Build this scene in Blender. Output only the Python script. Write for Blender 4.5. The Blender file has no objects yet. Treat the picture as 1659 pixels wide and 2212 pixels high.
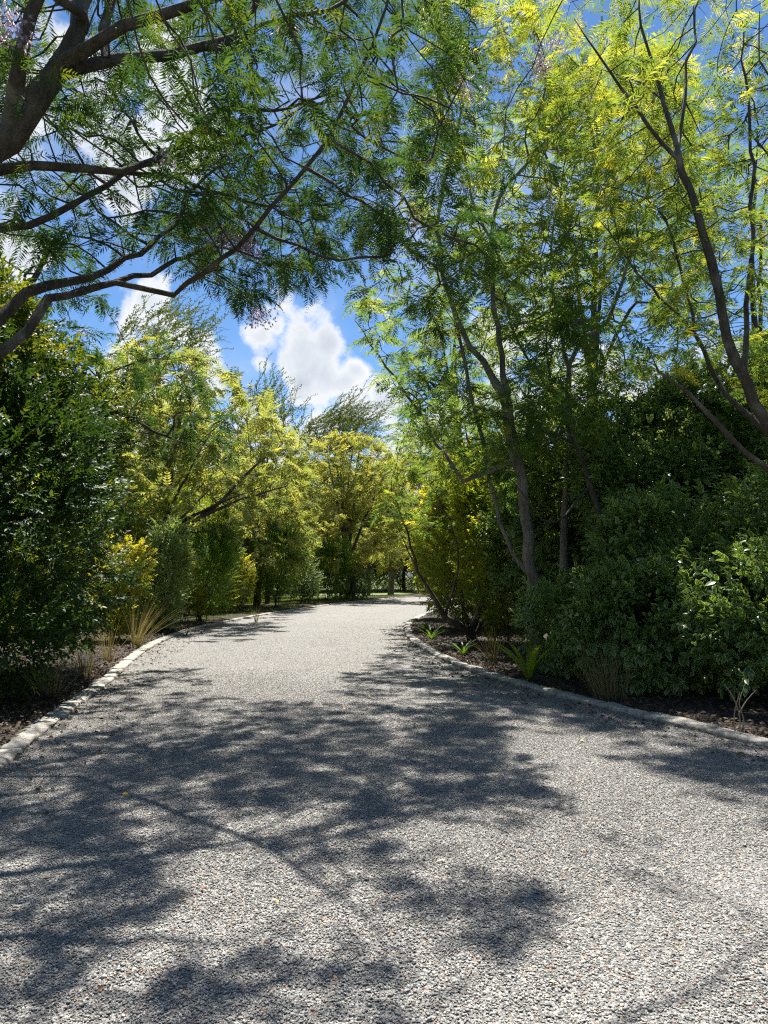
import bpy, math, random
import numpy as np
from mathutils import Vector, kdtree, noise as mnoise

R = math.radians
rng = np.random.default_rng(7)
random.seed(7)
SC = bpy.context.scene
COL = SC.collection

# ------------------------------------------------------------------ camera, sky, sun, exposure
CAM = np.array([0.0, 0.0, 1.6]); PITCH = math.atan(139 / 1598.0)
cam_d = bpy.data.cameras.new('camera'); cam = bpy.data.objects.new('camera', cam_d); COL.objects.link(cam)
cam.location = CAM; cam.rotation_euler = (R(90) + PITCH, 0, 0)
cam_d.sensor_fit = 'VERTICAL'; cam_d.sensor_height = 36; cam_d.lens = 1598 / 2212 * 36
cam_d.clip_start = 0.05; cam_d.clip_end = 3000
SC.camera = cam

SUN_EL, SUN_AZ = R(67), R(2)            # azimuth measured from +Y (straight down the drive) towards +X
SUNV = np.array([math.sin(SUN_AZ) * math.cos(SUN_EL), math.cos(SUN_AZ) * math.cos(SUN_EL), math.sin(SUN_EL)])
sl = bpy.data.lights.new('sun', 'SUN'); sl.energy = 5.0; sl.angle = R(0.53); sl.color = (1, .965, .905)
so = bpy.data.objects.new('sun', sl); COL.objects.link(so)
so.rotation_euler = Vector(SUNV).to_track_quat('Z', 'Y').to_euler(); so.location = (0, 0, 40)

SC.view_settings.view_transform = 'Standard'; SC.view_settings.look = 'None'
SC.view_settings.gamma = 1; SC.view_settings.exposure = 1.27; SC.view_settings.use_curve_mapping = False
SC.render.engine = 'CYCLES'
SC.cycles.max_bounces = 7; SC.cycles.diffuse_bounces = 4; SC.cycles.glossy_bounces = 2
SC.cycles.transmission_bounces = 5; SC.cycles.transparent_max_bounces = 2
SC.cycles.caustics_reflective = False; SC.cycles.caustics_refractive = False
SC.cycles.use_denoising = False
SC.cycles.pixel_filter_type = 'BLACKMAN_HARRIS'; SC.cycles.filter_width = 1.2
SC.cycles.sample_clamp_indirect = 6

CP, SP = math.cos(PITCH), math.sin(PITCH)
def ray(px, py):
    u, v = (px - 829.5) / 1598, (1106 - py) / 1598
    return np.array([u, CP - SP * v, SP + CP * v])
def at(px, py, Y):                      # a point Y metres down the drive on the sight line of a picture position
    d = ray(px, py); return CAM + d * (Y / d[1])
def on_ground(px, py, z=0.0):
    d = ray(px, py); return CAM + d * ((z - CAM[2]) / d[2])

class NT:
    def __init__(s, tree): s.t = tree; tree.nodes.clear()
    def n(s, typ, **kw):
        nd = s.t.nodes.new(typ)
        for k, v in kw.items():
            if k.startswith('i_'):
                key = k[2:]
                key = int(key) if key.isdigit() else key.replace('_', ' ')
                if isinstance(v, bpy.types.NodeSocket): s.t.links.new(v, nd.inputs[key])
                else: nd.inputs[key].default_value = v
            else: setattr(nd, k, v)
        return nd
    def link(s, a, b): s.t.links.new(a, b)
    def math(s, op, a, b=None, c=None, clamp=False):
        nd = s.t.nodes.new('ShaderNodeMath'); nd.operation = op; nd.use_clamp = clamp
        for i, x in enumerate((a, b, c)):
            if x is None: continue
            if isinstance(x, bpy.types.NodeSocket): s.t.links.new(x, nd.inputs[i])
            else: nd.inputs[i].default_value = x
        return nd.outputs[0]
    def mix(s, f, a, b, blend='MIX'):
        nd = s.t.nodes.new('ShaderNodeMix'); nd.data_type = 'RGBA'; nd.blend_type = blend
        for sock, x in ((nd.inputs[0], f), (nd.inputs[6], a), (nd.inputs[7], b)):
            if isinstance(x, bpy.types.NodeSocket): s.t.links.new(x, sock)
            else: sock.default_value = x if not isinstance(x, tuple) or len(x) == 4 else (*x, 1)
        return nd.outputs[2]
    def ramp(s, f, stops, interp='LINEAR'):
        nd = s.t.nodes.new('ShaderNodeValToRGB'); cr = nd.color_ramp; cr.interpolation = interp
        while len(cr.elements) < len(stops): cr.elements.new(.5)
        for e, (p, c) in zip(cr.elements, stops): e.position = p; e.color = c if len(c) == 4 else (*c, 1)
        s.t.links.new(f, nd.inputs[0]); return nd.outputs[0]

W = bpy.data.worlds.new('World'); SC.world = W; W.use_nodes = True
def build_sky():
    t = NT(W.node_tree)
    sky = t.n('ShaderNodeTexSky', sky_type='NISHITA', sun_disc=False, sun_elevation=SUN_EL, sun_rotation=SUN_AZ,
              altitude=1800, air_density=1.0, dust_density=.3, ozone_density=2.5)
    tc = t.n('ShaderNodeTexCoord').outputs['Generated']
    # cumulus clouds: banks at real sky directions, broken up by turbulence
    warp = t.n('ShaderNodeTexNoise', i_Vector=tc, i_Scale=7.0, i_Detail=2.0)
    wv = t.n('ShaderNodeVectorMath', operation='MULTIPLY_ADD', i_0=warp.outputs['Color'], i_1=(.05, .05, .05))
    t.link(tc, wv.inputs[2])
    n1 = t.n('ShaderNodeTexNoise', i_Vector=wv.outputs[0], i_Scale=13.0, i_Detail=9.0, i_Roughness=.56).outputs['Fac']
    n2 = t.n('ShaderNodeTexNoise', i_Vector=tc, i_Scale=5.0, i_Detail=5.0, i_Roughness=.55).outputs['Fac']
    banks = [(572, 738, 52), (640, 760, 72), (705, 800, 64), (650, 830, 55), (745, 820, 42), (705, 748, 44), (765, 800, 34), (560, 790, 36), (598, 706, 26),
             (770, 890, 60), (840, 870, 60), (700, 930, 80), (560, 900, 90), (880, 940, 70),
             (325, 665, 52), (290, 700, 75), (370, 715, 55), (440, 800, 90), (300, 800, 90), (810, 655, 28),
             (280, 290, 120), (200, 190, 110), (350, 330, 110), (110, 140, 110), (330, 210, 110), (420, 260, 80), (60, 60, 100), (270, 390, 70),
             (110, 530, 60), (40, 560, 60), (1180, 700, 80), (1090, 760, 70), (1250, 800, 120), (1450, 850, 120), (1620, 950, 120),
             (1000, 900, 80), (1130, 890, 90), (100, 900, 200), (-300, 500, 300), (2100, 500, 260), (500, -700, 300), (1500, -1200, 300)]
    best = None
    for px, py, r in banks:
        d = ray(px, py); d = d / np.linalg.norm(d)
        dist = t.n('ShaderNodeVectorMath', operation='DISTANCE', i_0=tc, i_1=tuple(d)).outputs['Value']
        v = t.math('MULTIPLY_ADD', dist, -1598.0 / r, 1.0)
        best = v if best is None else t.math('MAXIMUM', best, v)
    best = t.math('MAXIMUM', best, -1.2)
    # broad generic bank low round the whole horizon and behind the viewer
    sep = t.n('ShaderNodeSeparateXYZ', i_Vector=tc)
    low = t.math('MULTIPLY_ADD', sep.outputs[2], -6.0, 1.1)
    best = t.math('MAXIMUM', best, t.math('MINIMUM', low, .5))
    f = t.math('ADD', t.math('MULTIPLY', best, .55), t.math('MULTIPLY_ADD', n1, 3.0, -1.5))
    mask = t.n('ShaderNodeMapRange', interpolation_type='SMOOTHSTEP', i_Value=f, i_From_Min=-.05, i_From_Max=.42).outputs[0]
    wisp = t.n('ShaderNodeMapRange', interpolation_type='SMOOTHSTEP', i_Value=n2, i_From_Min=.48, i_From_Max=.75, i_To_Max=.30).outputs[0]
    mask = t.math('MAXIMUM', mask, wisp)
    body = t.n('ShaderNodeMapRange', i_Value=t.math('ADD', f, t.math('MULTIPLY', n2, .9)), i_From_Min=.25, i_From_Max=1.5).outputs[0]
    ccol = t.ramp(body, [(0, (.80, .85, .93)), (.3, (.95, .96, .97)), (.6, (.74, .78, .84)), (1, (.54, .60, .70))])
    skyc = t.n('ShaderNodeHueSaturation', i_Saturation=1.15, i_Value=1.0, i_Color=sky.outputs[0])
    b1 = t.n('ShaderNodeBackground', i_Color=skyc.outputs[0], i_Strength=.072)
    b2 = t.n('ShaderNodeBackground', i_Color=ccol, i_Strength=.46)
    mx = t.n('ShaderNodeMixShader', i_0=mask, i_1=b1.outputs[0], i_2=b2.outputs[0])
    out = t.n('ShaderNodeOutputWorld'); t.link(mx.outputs[0], out.inputs[0])
build_sky()

# ------------------------------------------------------------------ materials
MATS = {}
def new_mat(name):
    m = bpy.data.materials.new(name); m.use_nodes = True; MATS[name] = m
    return m, NT(m.node_tree)

def leaf_mat(name, cols, trans=.45, rough=.5, spec=.35, tboost=1.7, edge=None):
    """cols: base colours from the greenest leaf to the yellowest one."""
    m, t = new_mat(name)
    a = t.n('ShaderNodeAttribute', attribute_name='tint').outputs['Fac']
    n = len(cols); c = t.ramp(a, [(i / (n - 1), c) for i, c in enumerate(cols)])
    if edge:
        e = t.n('ShaderNodeAttribute', attribute_name='edge').outputs['Fac']
        e = t.n('ShaderNodeMapRange', i_Value=e, i_From_Min=.66, i_From_Max=.86).outputs[0]
        c = t.mix(e, c, edge)
    p = t.n('ShaderNodeBsdfPrincipled', i_Base_Color=c, i_Roughness=rough)
    p.inputs['Specular IOR Level'].default_value = spec
    tc = t.mix(1.0, c, (tboost * 1.12, tboost, tboost * .45, 1), 'MULTIPLY')
    tr = t.n('ShaderNodeBsdfTranslucent', i_Color=tc)
    mx = t.n('ShaderNodeMixShader', i_0=trans, i_1=p.outputs[0], i_2=tr.outputs[0])
    o = t.n('ShaderNodeOutputMaterial'); t.link(mx.outputs[0], o.inputs[0])
    return m

leaf_mat('fern_green', [(.024, .060, .024), (.038, .086, .024), (.065, .115, .022), (.17, .19, .018)], trans=.38, rough=.65, spec=.15, tboost=2.0)
leaf_mat('fern_yellow', [(.055, .110, .038), (.100, .160, .042), (.19, .225, .042), (.36, .34, .050)], trans=.6, rough=.62, spec=.2, tboost=2.05)
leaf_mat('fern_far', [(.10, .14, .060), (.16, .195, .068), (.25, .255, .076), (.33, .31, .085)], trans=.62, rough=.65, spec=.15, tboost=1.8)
leaf_mat('acacia_leaf', [(.06, .09, .040), (.08, .11, .04), (.11, .13, .045)], trans=.3)
leaf_mat('glossy_leaf', [(.018, .050, .013), (.029, .070, .014), (.050, .095, .016), (.24, .26, .014)], trans=.28, rough=.50, spec=.3)
leaf_mat('golden_leaf', [(.11, .16, .016), (.24, .26, .022), (.37, .36, .034), (.46, .44, .06)], trans=.45, rough=.4, spec=.4, tboost=1.35)
leaf_mat('pale_leaf', [(.09, .15, .055), (.15, .22, .09), (.24, .31, .14)], trans=.42, rough=.4)
leaf_mat('willow_leaf', [(.07, .15, .032), (.105, .20, .032), (.17, .26, .034)], trans=.5, tboost=1.9, rough=.45)
leaf_mat('variegated_leaf', [(.045, .112, .030), (.070, .150, .034), (.12, .19, .038)], trans=.36, tboost=1.55, rough=.32, spec=.5, edge=(.40, .50, .19, 1))
leaf_mat('shade_leaf', [(.075, .14, .026), (.15, .20, .028), (.32, .32, .022)], trans=.52, tboost=1.9, rough=.42)
leaf_mat('strap_leaf', [(.05, .11, .02), (.12, .2, .02), (.22, .30, .03)], trans=.45, rough=.35, spec=.5)
leaf_mat('dry_blade', [(.11, .11, .05), (.19, .165, .09), (.26, .22, .13)], trans=.3, rough=.6)
leaf_mat('blossom_petal', [(.30, .23, .46), (.42, .34, .60), (.54, .47, .68)], trans=.4, tboost=1.0)
leaf_mat('lawn_blade', [(.08, .14, .02), (.13, .19, .03), (.2, .22, .05)], trans=.4)
leaf_mat('fallen_yellow', [(.5, .36, .03), (.6, .45, .05)], trans=.2)
leaf_mat('fallen_brown', [(.34, .15, .05), (.42, .2, .06)], trans=.1)
leaf_mat('drive_litter', [(.10, .06, .035), (.34, .20, .09), (.46, .36, .14), (.40, .32, .30)], trans=.1, rough=.7)
leaf_mat('litter', [(.03, .02, .014), (.075, .048, .028), (.20, .14, .085)], trans=.08, rough=.7)

def bark_mat(name, dark, light, scale=9):
    m, t = new_mat(name)
    tc = t.n('ShaderNodeTexCoord').outputs['Object']
    st = t.n('ShaderNodeMapping', i_Vector=tc, i_Scale=(scale, scale, scale * .22)).outputs[0]
    n1 = t.n('ShaderNodeTexNoise', i_Vector=st, i_Scale=2.2, i_Detail=7.0, i_Roughness=.65).outputs['Fac']
    n2 = t.n('ShaderNodeTexNoise', i_Vector=tc, i_Scale=3.0, i_Detail=4.0).outputs['Fac']
    f = t.math('ADD', t.math('MULTIPLY', n1, .7), t.math('MULTIPLY', n2, .45))
    c = t.ramp(f, [(.38, dark), (.72, light)])
    lich = t.n('ShaderNodeMapRange', i_Value=n2, i_From_Min=.58, i_From_Max=.70, i_To_Max=.5).outputs[0]
    c = t.mix(lich, c, (.24, .23, .20, 1))
    p = t.n('ShaderNodeBsdfPrincipled', i_Base_Color=c, i_Roughness=.85)
    p.inputs['Specular IOR Level'].default_value = .2
    b = t.n('ShaderNodeBump', i_Height=n1, i_Strength=.9, i_Distance=.05); t.link(b.outputs[0], p.inputs['Normal'])
    o = t.n('ShaderNodeOutputMaterial'); t.link(p.outputs[0], o.inputs[0])
bark_mat('bark', (.028, .023, .019), (.125, .105, .085))
bark_mat('bark_pale', (.075, .064, .052), (.27, .24, .20))
bark_mat('bark_dark', (.035, .027, .02), (.11, .09, .07))

def gravel_mat():
    m, t = new_mat('gravel')
    tc = t.n('ShaderNodeTexCoord').outputs['Object']
    v = t.n('ShaderNodeTexVoronoi', i_Vector=tc, i_Scale=72.0, i_Randomness=1.0)
    ve = t.n('ShaderNodeTexVoronoi', i_Vector=tc, i_Scale=72.0, feature='DISTANCE_TO_EDGE')
    wn = t.n('ShaderNodeSeparateColor', i_Color=v.outputs['Color'])
    big = t.n('ShaderNodeTexNoise', i_Vector=tc, i_Scale=.6, i_Detail=4.0).outputs['Fac']
    c = t.ramp(wn.outputs[0], [(0, (.10, .098, .096)), (.3, (.193, .186, .173)), (.65, (.305, .293, .266)), (.9, (.418, .397, .356)), (1, (.48, .44, .38))])
    c = t.mix(t.n('ShaderNodeMapRange', i_Value=wn.outputs[1], i_From_Min=.95, i_From_Max=.96, i_To_Max=.7).outputs[0], c, (.36, .2, .11, 1))
    c = t.mix(t.n('ShaderNodeMapRange', i_Value=big, i_From_Min=.4, i_From_Max=.65, i_To_Max=.25).outputs[0], c, (.33, .325, .31, 1))
    gap = t.n('ShaderNodeMapRange', i_Value=ve.outputs['Distance'], i_From_Min=.0, i_From_Max=.10).outputs[0]
    c = t.mix(gap, (.05, .05, .05, 1), c)
    p = t.n('ShaderNodeBsdfPrincipled', i_Base_Color=c, i_Roughness=.75)
    p.inputs['Specular IOR Level'].default_value = .3
    h = t.math('SUBTRACT', t.math('MULTIPLY', wn.outputs[2], .6), v.outputs['Distance'])
    b = t.n('ShaderNodeBump', i_Height=h, i_Strength=.9, i_Distance=.012); t.link(b.outputs[0], p.inputs['Normal'])
    o = t.n('ShaderNodeOutputMaterial'); t.link(p.outputs[0], o.inputs[0])
    m, t = new_mat('gravel_stone')
    a = t.n('ShaderNodeAttribute', attribute_name='tint').outputs['Fac']
    e = t.n('ShaderNodeAttribute', attribute_name='edge').outputs['Fac']
    c = t.ramp(a, [(0, (.122, .118, .112)), (.3, (.228, .220, .205)), (.65, (.356, .342, .312)), (.9, (.478, .455, .405)), (1, (.58, .54, .46))])
    c = t.mix(t.n('ShaderNodeMapRange', i_Value=e, i_From_Min=.95, i_From_Max=.96, i_To_Max=.65).outputs[0], c, (.42, .22, .12, 1))
    p = t.n('ShaderNodeBsdfPrincipled', i_Base_Color=c, i_Roughness=.7)
    p.inputs['Specular IOR Level'].default_value = .3
    o = t.n('ShaderNodeOutputMaterial'); t.link(p.outputs[0], o.inputs[0])
gravel_mat()

def soil_mat():
    m, t = new_mat('soil')
    tc = t.n('ShaderNodeTexCoord').outputs['Object']
    n1 = t.n('ShaderNodeTexNoise', i_Vector=tc, i_Scale=14.0, i_Detail=9.0, i_Roughness=.7).outputs['Fac']
    v = t.n('ShaderNodeTexVoronoi', i_Vector=tc, i_Scale=26.0)
    wn = t.n('ShaderNodeSeparateColor', i_Color=v.outputs['Color'])
    c = t.ramp(n1, [(.3, (.012, .009, .006)), (.55, (.030, .021, .015)), (.75, (.06, .043, .03))])
    c = t.mix(t.n('ShaderNodeMapRange', i_Value=wn.outputs[0], i_From_Min=.86, i_From_Max=.9, i_To_Max=.7).outputs[0], c, (.17, .12, .08, 1))
    p = t.n('ShaderNodeBsdfPrincipled', i_Base_Color=c, i_Roughness=.95)
    b = t.n('ShaderNodeBump', i_Height=t.math('SUBTRACT', n1, t.math('MULTIPLY', v.outputs['Distance'], .5)), i_Strength=1.0, i_Distance=.05)
    t.link(b.outputs[0], p.inputs['Normal'])
    o = t.n('ShaderNodeOutputMaterial'); t.link(p.outputs[0], o.inputs[0])
    m, t = new_mat('lawn')
    tc = t.n('ShaderNodeTexCoord').outputs['Object']
    n1 = t.n('ShaderNodeTexNoise', i_Vector=tc, i_Scale=30.0, i_Detail=8.0, i_Roughness=.7).outputs['Fac']
    n2 = t.n('ShaderNodeTexNoise', i_Vector=tc, i_Scale=.5, i_Detail=5.0).outputs['Fac']
    c = t.ramp(t.math('ADD', t.math('MULTIPLY', n1, .6), t.math('MULTIPLY', n2, .5)),
               [(.35, (.06, .085, .02)), (.55, (.13, .17, .04)), (.75, (.24, .25, .09))])
    p = t.n('ShaderNodeBsdfPrincipled', i_Base_Color=c, i_Roughness=.9)
    b = t.n('ShaderNodeBump', i_Height=n1, i_Strength=1.0, i_Distance=.05); t.link(b.outputs[0], p.inputs['Normal'])
    o = t.n('ShaderNodeOutputMaterial'); t.link(p.outputs[0], o.inputs[0])
    m, t = new_mat('kerb_stone')
    tc = t.n('ShaderNodeTexCoord').outputs['Object']
    n1 = t.n('ShaderNodeTexNoise', i_Vector=tc, i_Scale=9.0, i_Detail=10.0, i_Roughness=.7).outputs['Fac']
    n2 = t.n('ShaderNodeTexNoise', i_Vector=tc, i_Scale=2.3, i_Detail=3.0).outputs['Fac']
    v = t.n('ShaderNodeTexVoronoi', i_Vector=tc, i_Scale=38.0)
    c = t.ramp(n1, [(.3, (.17, .155, .13)), (.5, (.32, .30, .26)), (.72, (.45, .43, .38))])
    c = t.mix(t.n('ShaderNodeMapRange', i_Value=n2, i_From_Min=.54, i_From_Max=.68, i_To_Max=.4).outputs[0], c, (.40, .27, .15, 1))
    pit = t.n('ShaderNodeMapRange', i_Value=v.outputs['Distance'], i_From_Min=.10, i_From_Max=.22, i_To_Min=1, i_To_Max=0).outputs[0]
    pit = t.math('MULTIPLY', pit, t.n('ShaderNodeMapRange', i_Value=n1, i_From_Min=.5, i_From_Max=.6).outputs[0])
    c = t.mix(t.math('MULTIPLY', pit, .7), c, (.08, .07, .06, 1))
    p = t.n('ShaderNodeBsdfPrincipled', i_Base_Color=c, i_Roughness=.9)
    p.inputs['Specular IOR Level'].default_value = .2
    b = t.n('ShaderNodeBump', i_Height=t.math('SUBTRACT', n1, pit), i_Strength=.6, i_Distance=.02); t.link(b.outputs[0], p.inputs['Normal'])
    o = t.n('ShaderNodeOutputMaterial'); t.link(p.outputs[0], o.inputs[0])
    m, t = new_mat('twig_wood')
    p = t.n('ShaderNodeBsdfPrincipled', i_Base_Color=(.30, .24, .16, 1), i_Roughness=.8)
    n1 = t.n('ShaderNodeTexNoise', i_Scale=30.0).outputs['Fac']
    t.link(t.ramp(n1, [(.3, (.18, .13, .08)), (.7, (.36, .30, .21))]), p.inputs['Base Color'])
    o = t.n('ShaderNodeOutputMaterial'); t.link(p.outputs[0], o.inputs[0])
soil_mat()

# ------------------------------------------------------------------ mesh helpers
def tri_mesh(name, V, F, mat, tint=None, edge=None, smooth=False):
    V = np.asarray(V, np.float32).reshape(-1, 3); F = np.asarray(F, np.int32)
    k = F.shape[1]; m = bpy.data.meshes.new(name)
    m.vertices.add(len(V)); m.vertices.foreach_set('co', V.ravel())
    m.loops.add(F.size); m.loops.foreach_set('vertex_index', F.ravel())
    m.polygons.add(len(F)); m.polygons.foreach_set('loop_start', np.arange(0, F.size, k, dtype=np.int32))
    m.polygons.foreach_set('loop_total', np.full(len(F), k, np.int32))
    if smooth: m.polygons.foreach_set('use_smooth', np.ones(len(F), bool))
    m.update(calc_edges=True)
    for nm, arr in (('tint', tint), ('edge', edge)):
        if arr is not None:
            a = m.attributes.new(nm, 'FLOAT', 'POINT'); a.data.foreach_set('value', np.asarray(arr, np.float32))
    m.materials.append(MATS[mat]); return m

def link_mesh(name, me, parent=None, label=None):
    o = bpy.data.objects.new(name, me); COL.objects.link(o)
    if parent is not None: o.parent = parent
    if label: o['label'] = label
    return o
def tag(o, label=None, cat=None, group=None, kind=None):
    if label: o['label'] = label
    if cat: o['category'] = cat
    if group: o['group'] = group
    if kind: o['kind'] = kind
    return o
def empty(name, loc, label, cat, group=None):
    o = bpy.data.objects.new(name, None); COL.objects.link(o); o.location = loc; o.empty_display_size = .3
    return tag(o, label, cat, group)

def unit(v): return v / (np.linalg.norm(v, axis=-1, keepdims=True) + 1e-9)
def frames(D, up=None, roll=0.0, flip=None):
    """rotation matrices whose x axis is D and whose z axis is as near UP as can be."""
    D = unit(np.asarray(D, float)); k = len(D)
    if up is None: up = np.tile([0, 0, 1.0], (k, 1))
    up = up + rng.normal(0, .02, (k, 3))
    Z = unit(up - D * np.sum(up * D, 1, keepdims=True)); Y = np.cross(Z, D)
    if np.ndim(roll) or roll:
        a = rng.normal(0, roll, k) if np.ndim(roll) == 0 else roll
        c, s = np.cos(a)[:, None], np.sin(a)[:, None]; Y, Z = Y * c + Z * s, Z * c - Y * s
    return np.stack([D, Y, Z], 2)
def scatter(T, P, Rm, S, tint):
    """copies of a leaf template T = (V, F, edge, tv) placed at P; returns V, F, tint, edge."""
    V, F, E, TV = T; k, n = len(P), len(V); S = np.asarray(S, float).reshape(k, -1)
    VV = np.einsum('kij,nj->kni', Rm, V) * S[:, None, :] + P[:, None, :]
    FF = F[None] + (np.arange(k) * n)[:, None, None]
    tt = np.clip(tint[:, None] + TV[None, :], 0, 1)
    return VV.reshape(-1, 3), FF.reshape(-1, F.shape[1]), tt.ravel(), np.tile(E, k)
def merge(parts):
    V, F, T, E, o = [], [], [], [], 0
    for v, f, t, e in parts:
        V.append(v); F.append(f + o); T.append(t); E.append(e); o += len(v)
    return np.concatenate(V), np.concatenate(F), np.concatenate(T), np.concatenate(E)

class Tubes:
    def __init__(s): s.V, s.F, s.o = [], [], 0
    def add(s, P, rad, n=6, rough=0.0):
        P = np.asarray(P, float); rad = np.asarray(rad, float); k = len(P)
        if k < 2: return
        T = unit(np.gradient(P, axis=0)); ref = np.array([.31, .52, .05]) if abs(T[0][2]) > .5 else np.array([.1, .2, 1.0])
        A = unit(np.cross(T, ref)); B = np.cross(T, A)
        a = np.arange(n) * 2 * math.pi / n
        ring = A[:, None, :] * np.cos(a)[None, :, None] + B[:, None, :] * np.sin(a)[None, :, None]
        rr = rad[:, None] * (1 + (rng.normal(0, rough, (k, n)) if rough else 0))
        s.V.append((P[:, None, :] + ring * rr[..., None]).reshape(-1, 3))
        i = np.arange(k - 1)[:, None] * n; j = np.arange(n)[None, :]; j2 = (j + 1) % n
        s.F.append(np.stack([i + j, i + j2, i + n + j2, i + n + j], 2).reshape(-1, 4) + s.o); s.o += k * n
    def mesh(s, name, mat):
        if not s.V: return None
        return tri_mesh(name, np.concatenate(s.V), np.concatenate(s.F), mat, smooth=True)

def spline(pts, step):
    """Catmull-Rom through the points (any number of columns), resampled about every STEP metres."""
    p = np.asarray(pts, float); q = np.vstack([2 * p[0] - p[1], p, 2 * p[-1] - p[-2]]); out = []
    for i in range(1, len(q) - 2):
        n = max(1, int(np.linalg.norm(q[i + 1][:3] - q[i][:3]) / step)); t = np.linspace(0, 1, n, endpoint=False)[:, None]
        a, b, c, d = q[i - 1], q[i], q[i + 1], q[i + 2]
        out.append(.5 * (2 * b + (c - a) * t + (2 * a - 5 * b + 4 * c - d) * t * t + (3 * b - a - 3 * c + d) * t ** 3))
    out.append(p[-1:]); return np.vstack(out)

# ------------------------------------------------------------------ leaf templates (x = along, z = up)
def T_pack(V, F, E=None, TV=None):
    V = np.array(V, float); return (V, np.array(F, int), np.zeros(len(V)) if E is None else np.array(E, float), np.zeros(len(V)) if TV is None else np.array(TV, float))
def fern_template(npairs, nleaf, seed, width=.30, droop=.22, fat=1.0):
    """feathery leaf: a stalk with pairs of leaflets; NLEAF > 0 cuts each leaflet into small pairs of blades."""
    r = np.random.default_rng(seed); V, F, TV = [], [], []
    def tri(a, b, c, tv): 
        i = len(V); V.extend([a, b, c]); F.append((i, i + 1, i + 2)); TV.extend([tv] * 3)
    zf = lambda x: .06 * math.sin(x * 3) - droop * x * x
    w = .006
    for a, b in ((0, .5), (.5, 1)):
        tri((a, -w, zf(a)), (b, w, zf(b)), (a, w, zf(a)), .1)
    for i in range(npairs):
        x = .14 + .84 * i / (npairs - 1); prof = (math.sin(min(1, (i + 1.6) / npairs * 1.02) * math.pi * .93 + .12)) ** .7
        L = width * max(.22, prof); ang = R(68 - 22 * x)
        for sgn in (-1, 1):
            an = ang + r.normal(0, .07); Lx = L * r.uniform(.88, 1.08); dz = r.normal(-.12, .22)
            d = np.array([math.cos(an), sgn * math.sin(an), dz]); d /= np.linalg.norm(d)
            q = np.array([-sgn * d[1], sgn * d[0], 0]); base = np.array([x, 0, zf(x)]); tv = r.normal(0, .05)
            if nleaf == 0:
                hw = Lx * .115 * fat; mid = base + d * Lx * .45 + np.array([0, 0, .012]); tip = base + d * Lx + np.array([0, 0, -.10 * Lx])
                tri(base, mid - q * hw, tip, tv); tri(base, tip, mid + q * hw, tv)
            else:
                for k in range(nleaf):
                    f = (k + .7) / (nleaf + .2); c0 = base + d * Lx * f + np.array([0, 0, -.10 * Lx * f * f])
                    l2 = Lx * .20 * (1 - .45 * f) * fat; hw = Lx * .5 / nleaf * .85
                    for s2 in (-1, 1):
                        e = d * .45 + q * s2; e /= np.linalg.norm(e)
                        tri(c0 - d * hw, c0 + e * l2 + np.array([0, 0, r.normal(0, .006)]), c0 + d * hw, tv)
                tri(base + d * Lx * .8 - q * .012, base + d * Lx * 1.06, base + d * Lx * .8 + q * .012, tv)
    return T_pack(V, F, None, TV)
FERN_NEAR = [fern_template(15, 0, s, .27, d, .66) for s, d in ((1, .15), (2, .3), (3, .45))]
FERN_MID = [fern_template(11, 0, s, .31, d, .95) for s, d in ((4, .15), (5, .3), (6, .45))]
FERN_FAR = [fern_template(7, 0, s, .32, d, 1.7) for s, d in ((7, .2), (8, .4))]

def leaf_blade(L, w, fold=.25, curl=.2):
    """single pointed leaf, folded along its midrib: 8 faces, edge = 1 on the rim"""
    x = [0, .3, .68, 1]; hw = [0, w * .95, w * .72, 0]
    z = lambda t: -curl * t * t * L
    V = [(0, 0, 0)]; E = [.6]
    for t, h in zip(x[1:3], hw[1:3]):
        V += [(t * L, -h, z(t) + fold * h), (t * L, 0, z(t)), (t * L, h, z(t) + fold * h)]; E += [1, 0, 1]
    V.append((L, 0, z(1))); E.append(.9)
    F = [(0, 1, 2), (0, 2, 3), (1, 4, 5), (1, 5, 2), (2, 5, 6), (2, 6, 3), (4, 7, 5), (5, 7, 6)]
    return np.array(V, float), np.array(F), np.array(E, float)
def sprig_template(n, leafL, leafW, seed, length=1.0, spread=55, fold=.25, curl=.25, whorl=False):
    """a twig along x carrying N leaves"""
    r = np.random.default_rng(seed); parts = []
    LV, LF, LE = leaf_blade(1, leafW / leafL * 1.0, fold, curl)
    for i in range(n):
        f = .08 + .92 * i / max(1, n - 1); phi = i * 2.4 + r.normal(0, .3)
        a = R(spread) * (1 - .55 * f) + r.normal(0, .15)
        d = np.array([[math.cos(a), math.sin(a) * math.cos(phi), math.sin(a) * math.sin(phi)]])
        up = np.array([[1.0, 0, .5]]) * .5 + np.array([[0, 0, .6]])
        Dn = unit(d)[0]; Zv = unit(up - d * np.sum(up * d))[0]; Yv = np.cross(Zv, Dn); M = np.stack([Dn, Yv, Zv], 1)
        s = leafL * r.uniform(.75, 1.15) * (1 - .2 * f)
        parts.append((LV @ M.T * s + np.array([f * length, 0, 0]), LF, np.full(len(LV), r.normal(0, .09) + .16 * (f - .5)), LE))
    w = .012 * length
    parts.append((np.array([(-.15 * length, -w, 0), (-.15 * length, w, 0), (length, 0, 0.0), (-.15 * length, 0, w * 1.5)]), np.array([(0, 1, 2), (0, 2, 3)]), np.full(4, .1), np.full(4, .6)))
    V, F, T, E = merge(parts); return (V, F, E, T)
SPRIG = {
    'glossy': [sprig_template(9, .40, .105, s) for s in (11, 12, 13)],
    'golden': [sprig_template(10, .34, .09, s) for s in (21, 22)],
    'pale': [sprig_template(11, .28, .075, s) for s in (31, 32)],
    'willow': [sprig_template(12, .30, .035, s, spread=40, curl=.1) for s in (41, 42)],
    'variegated': [sprig_template(8, .44, .125, s, spread=70) for s in (51, 52, 53)],
}
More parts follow.
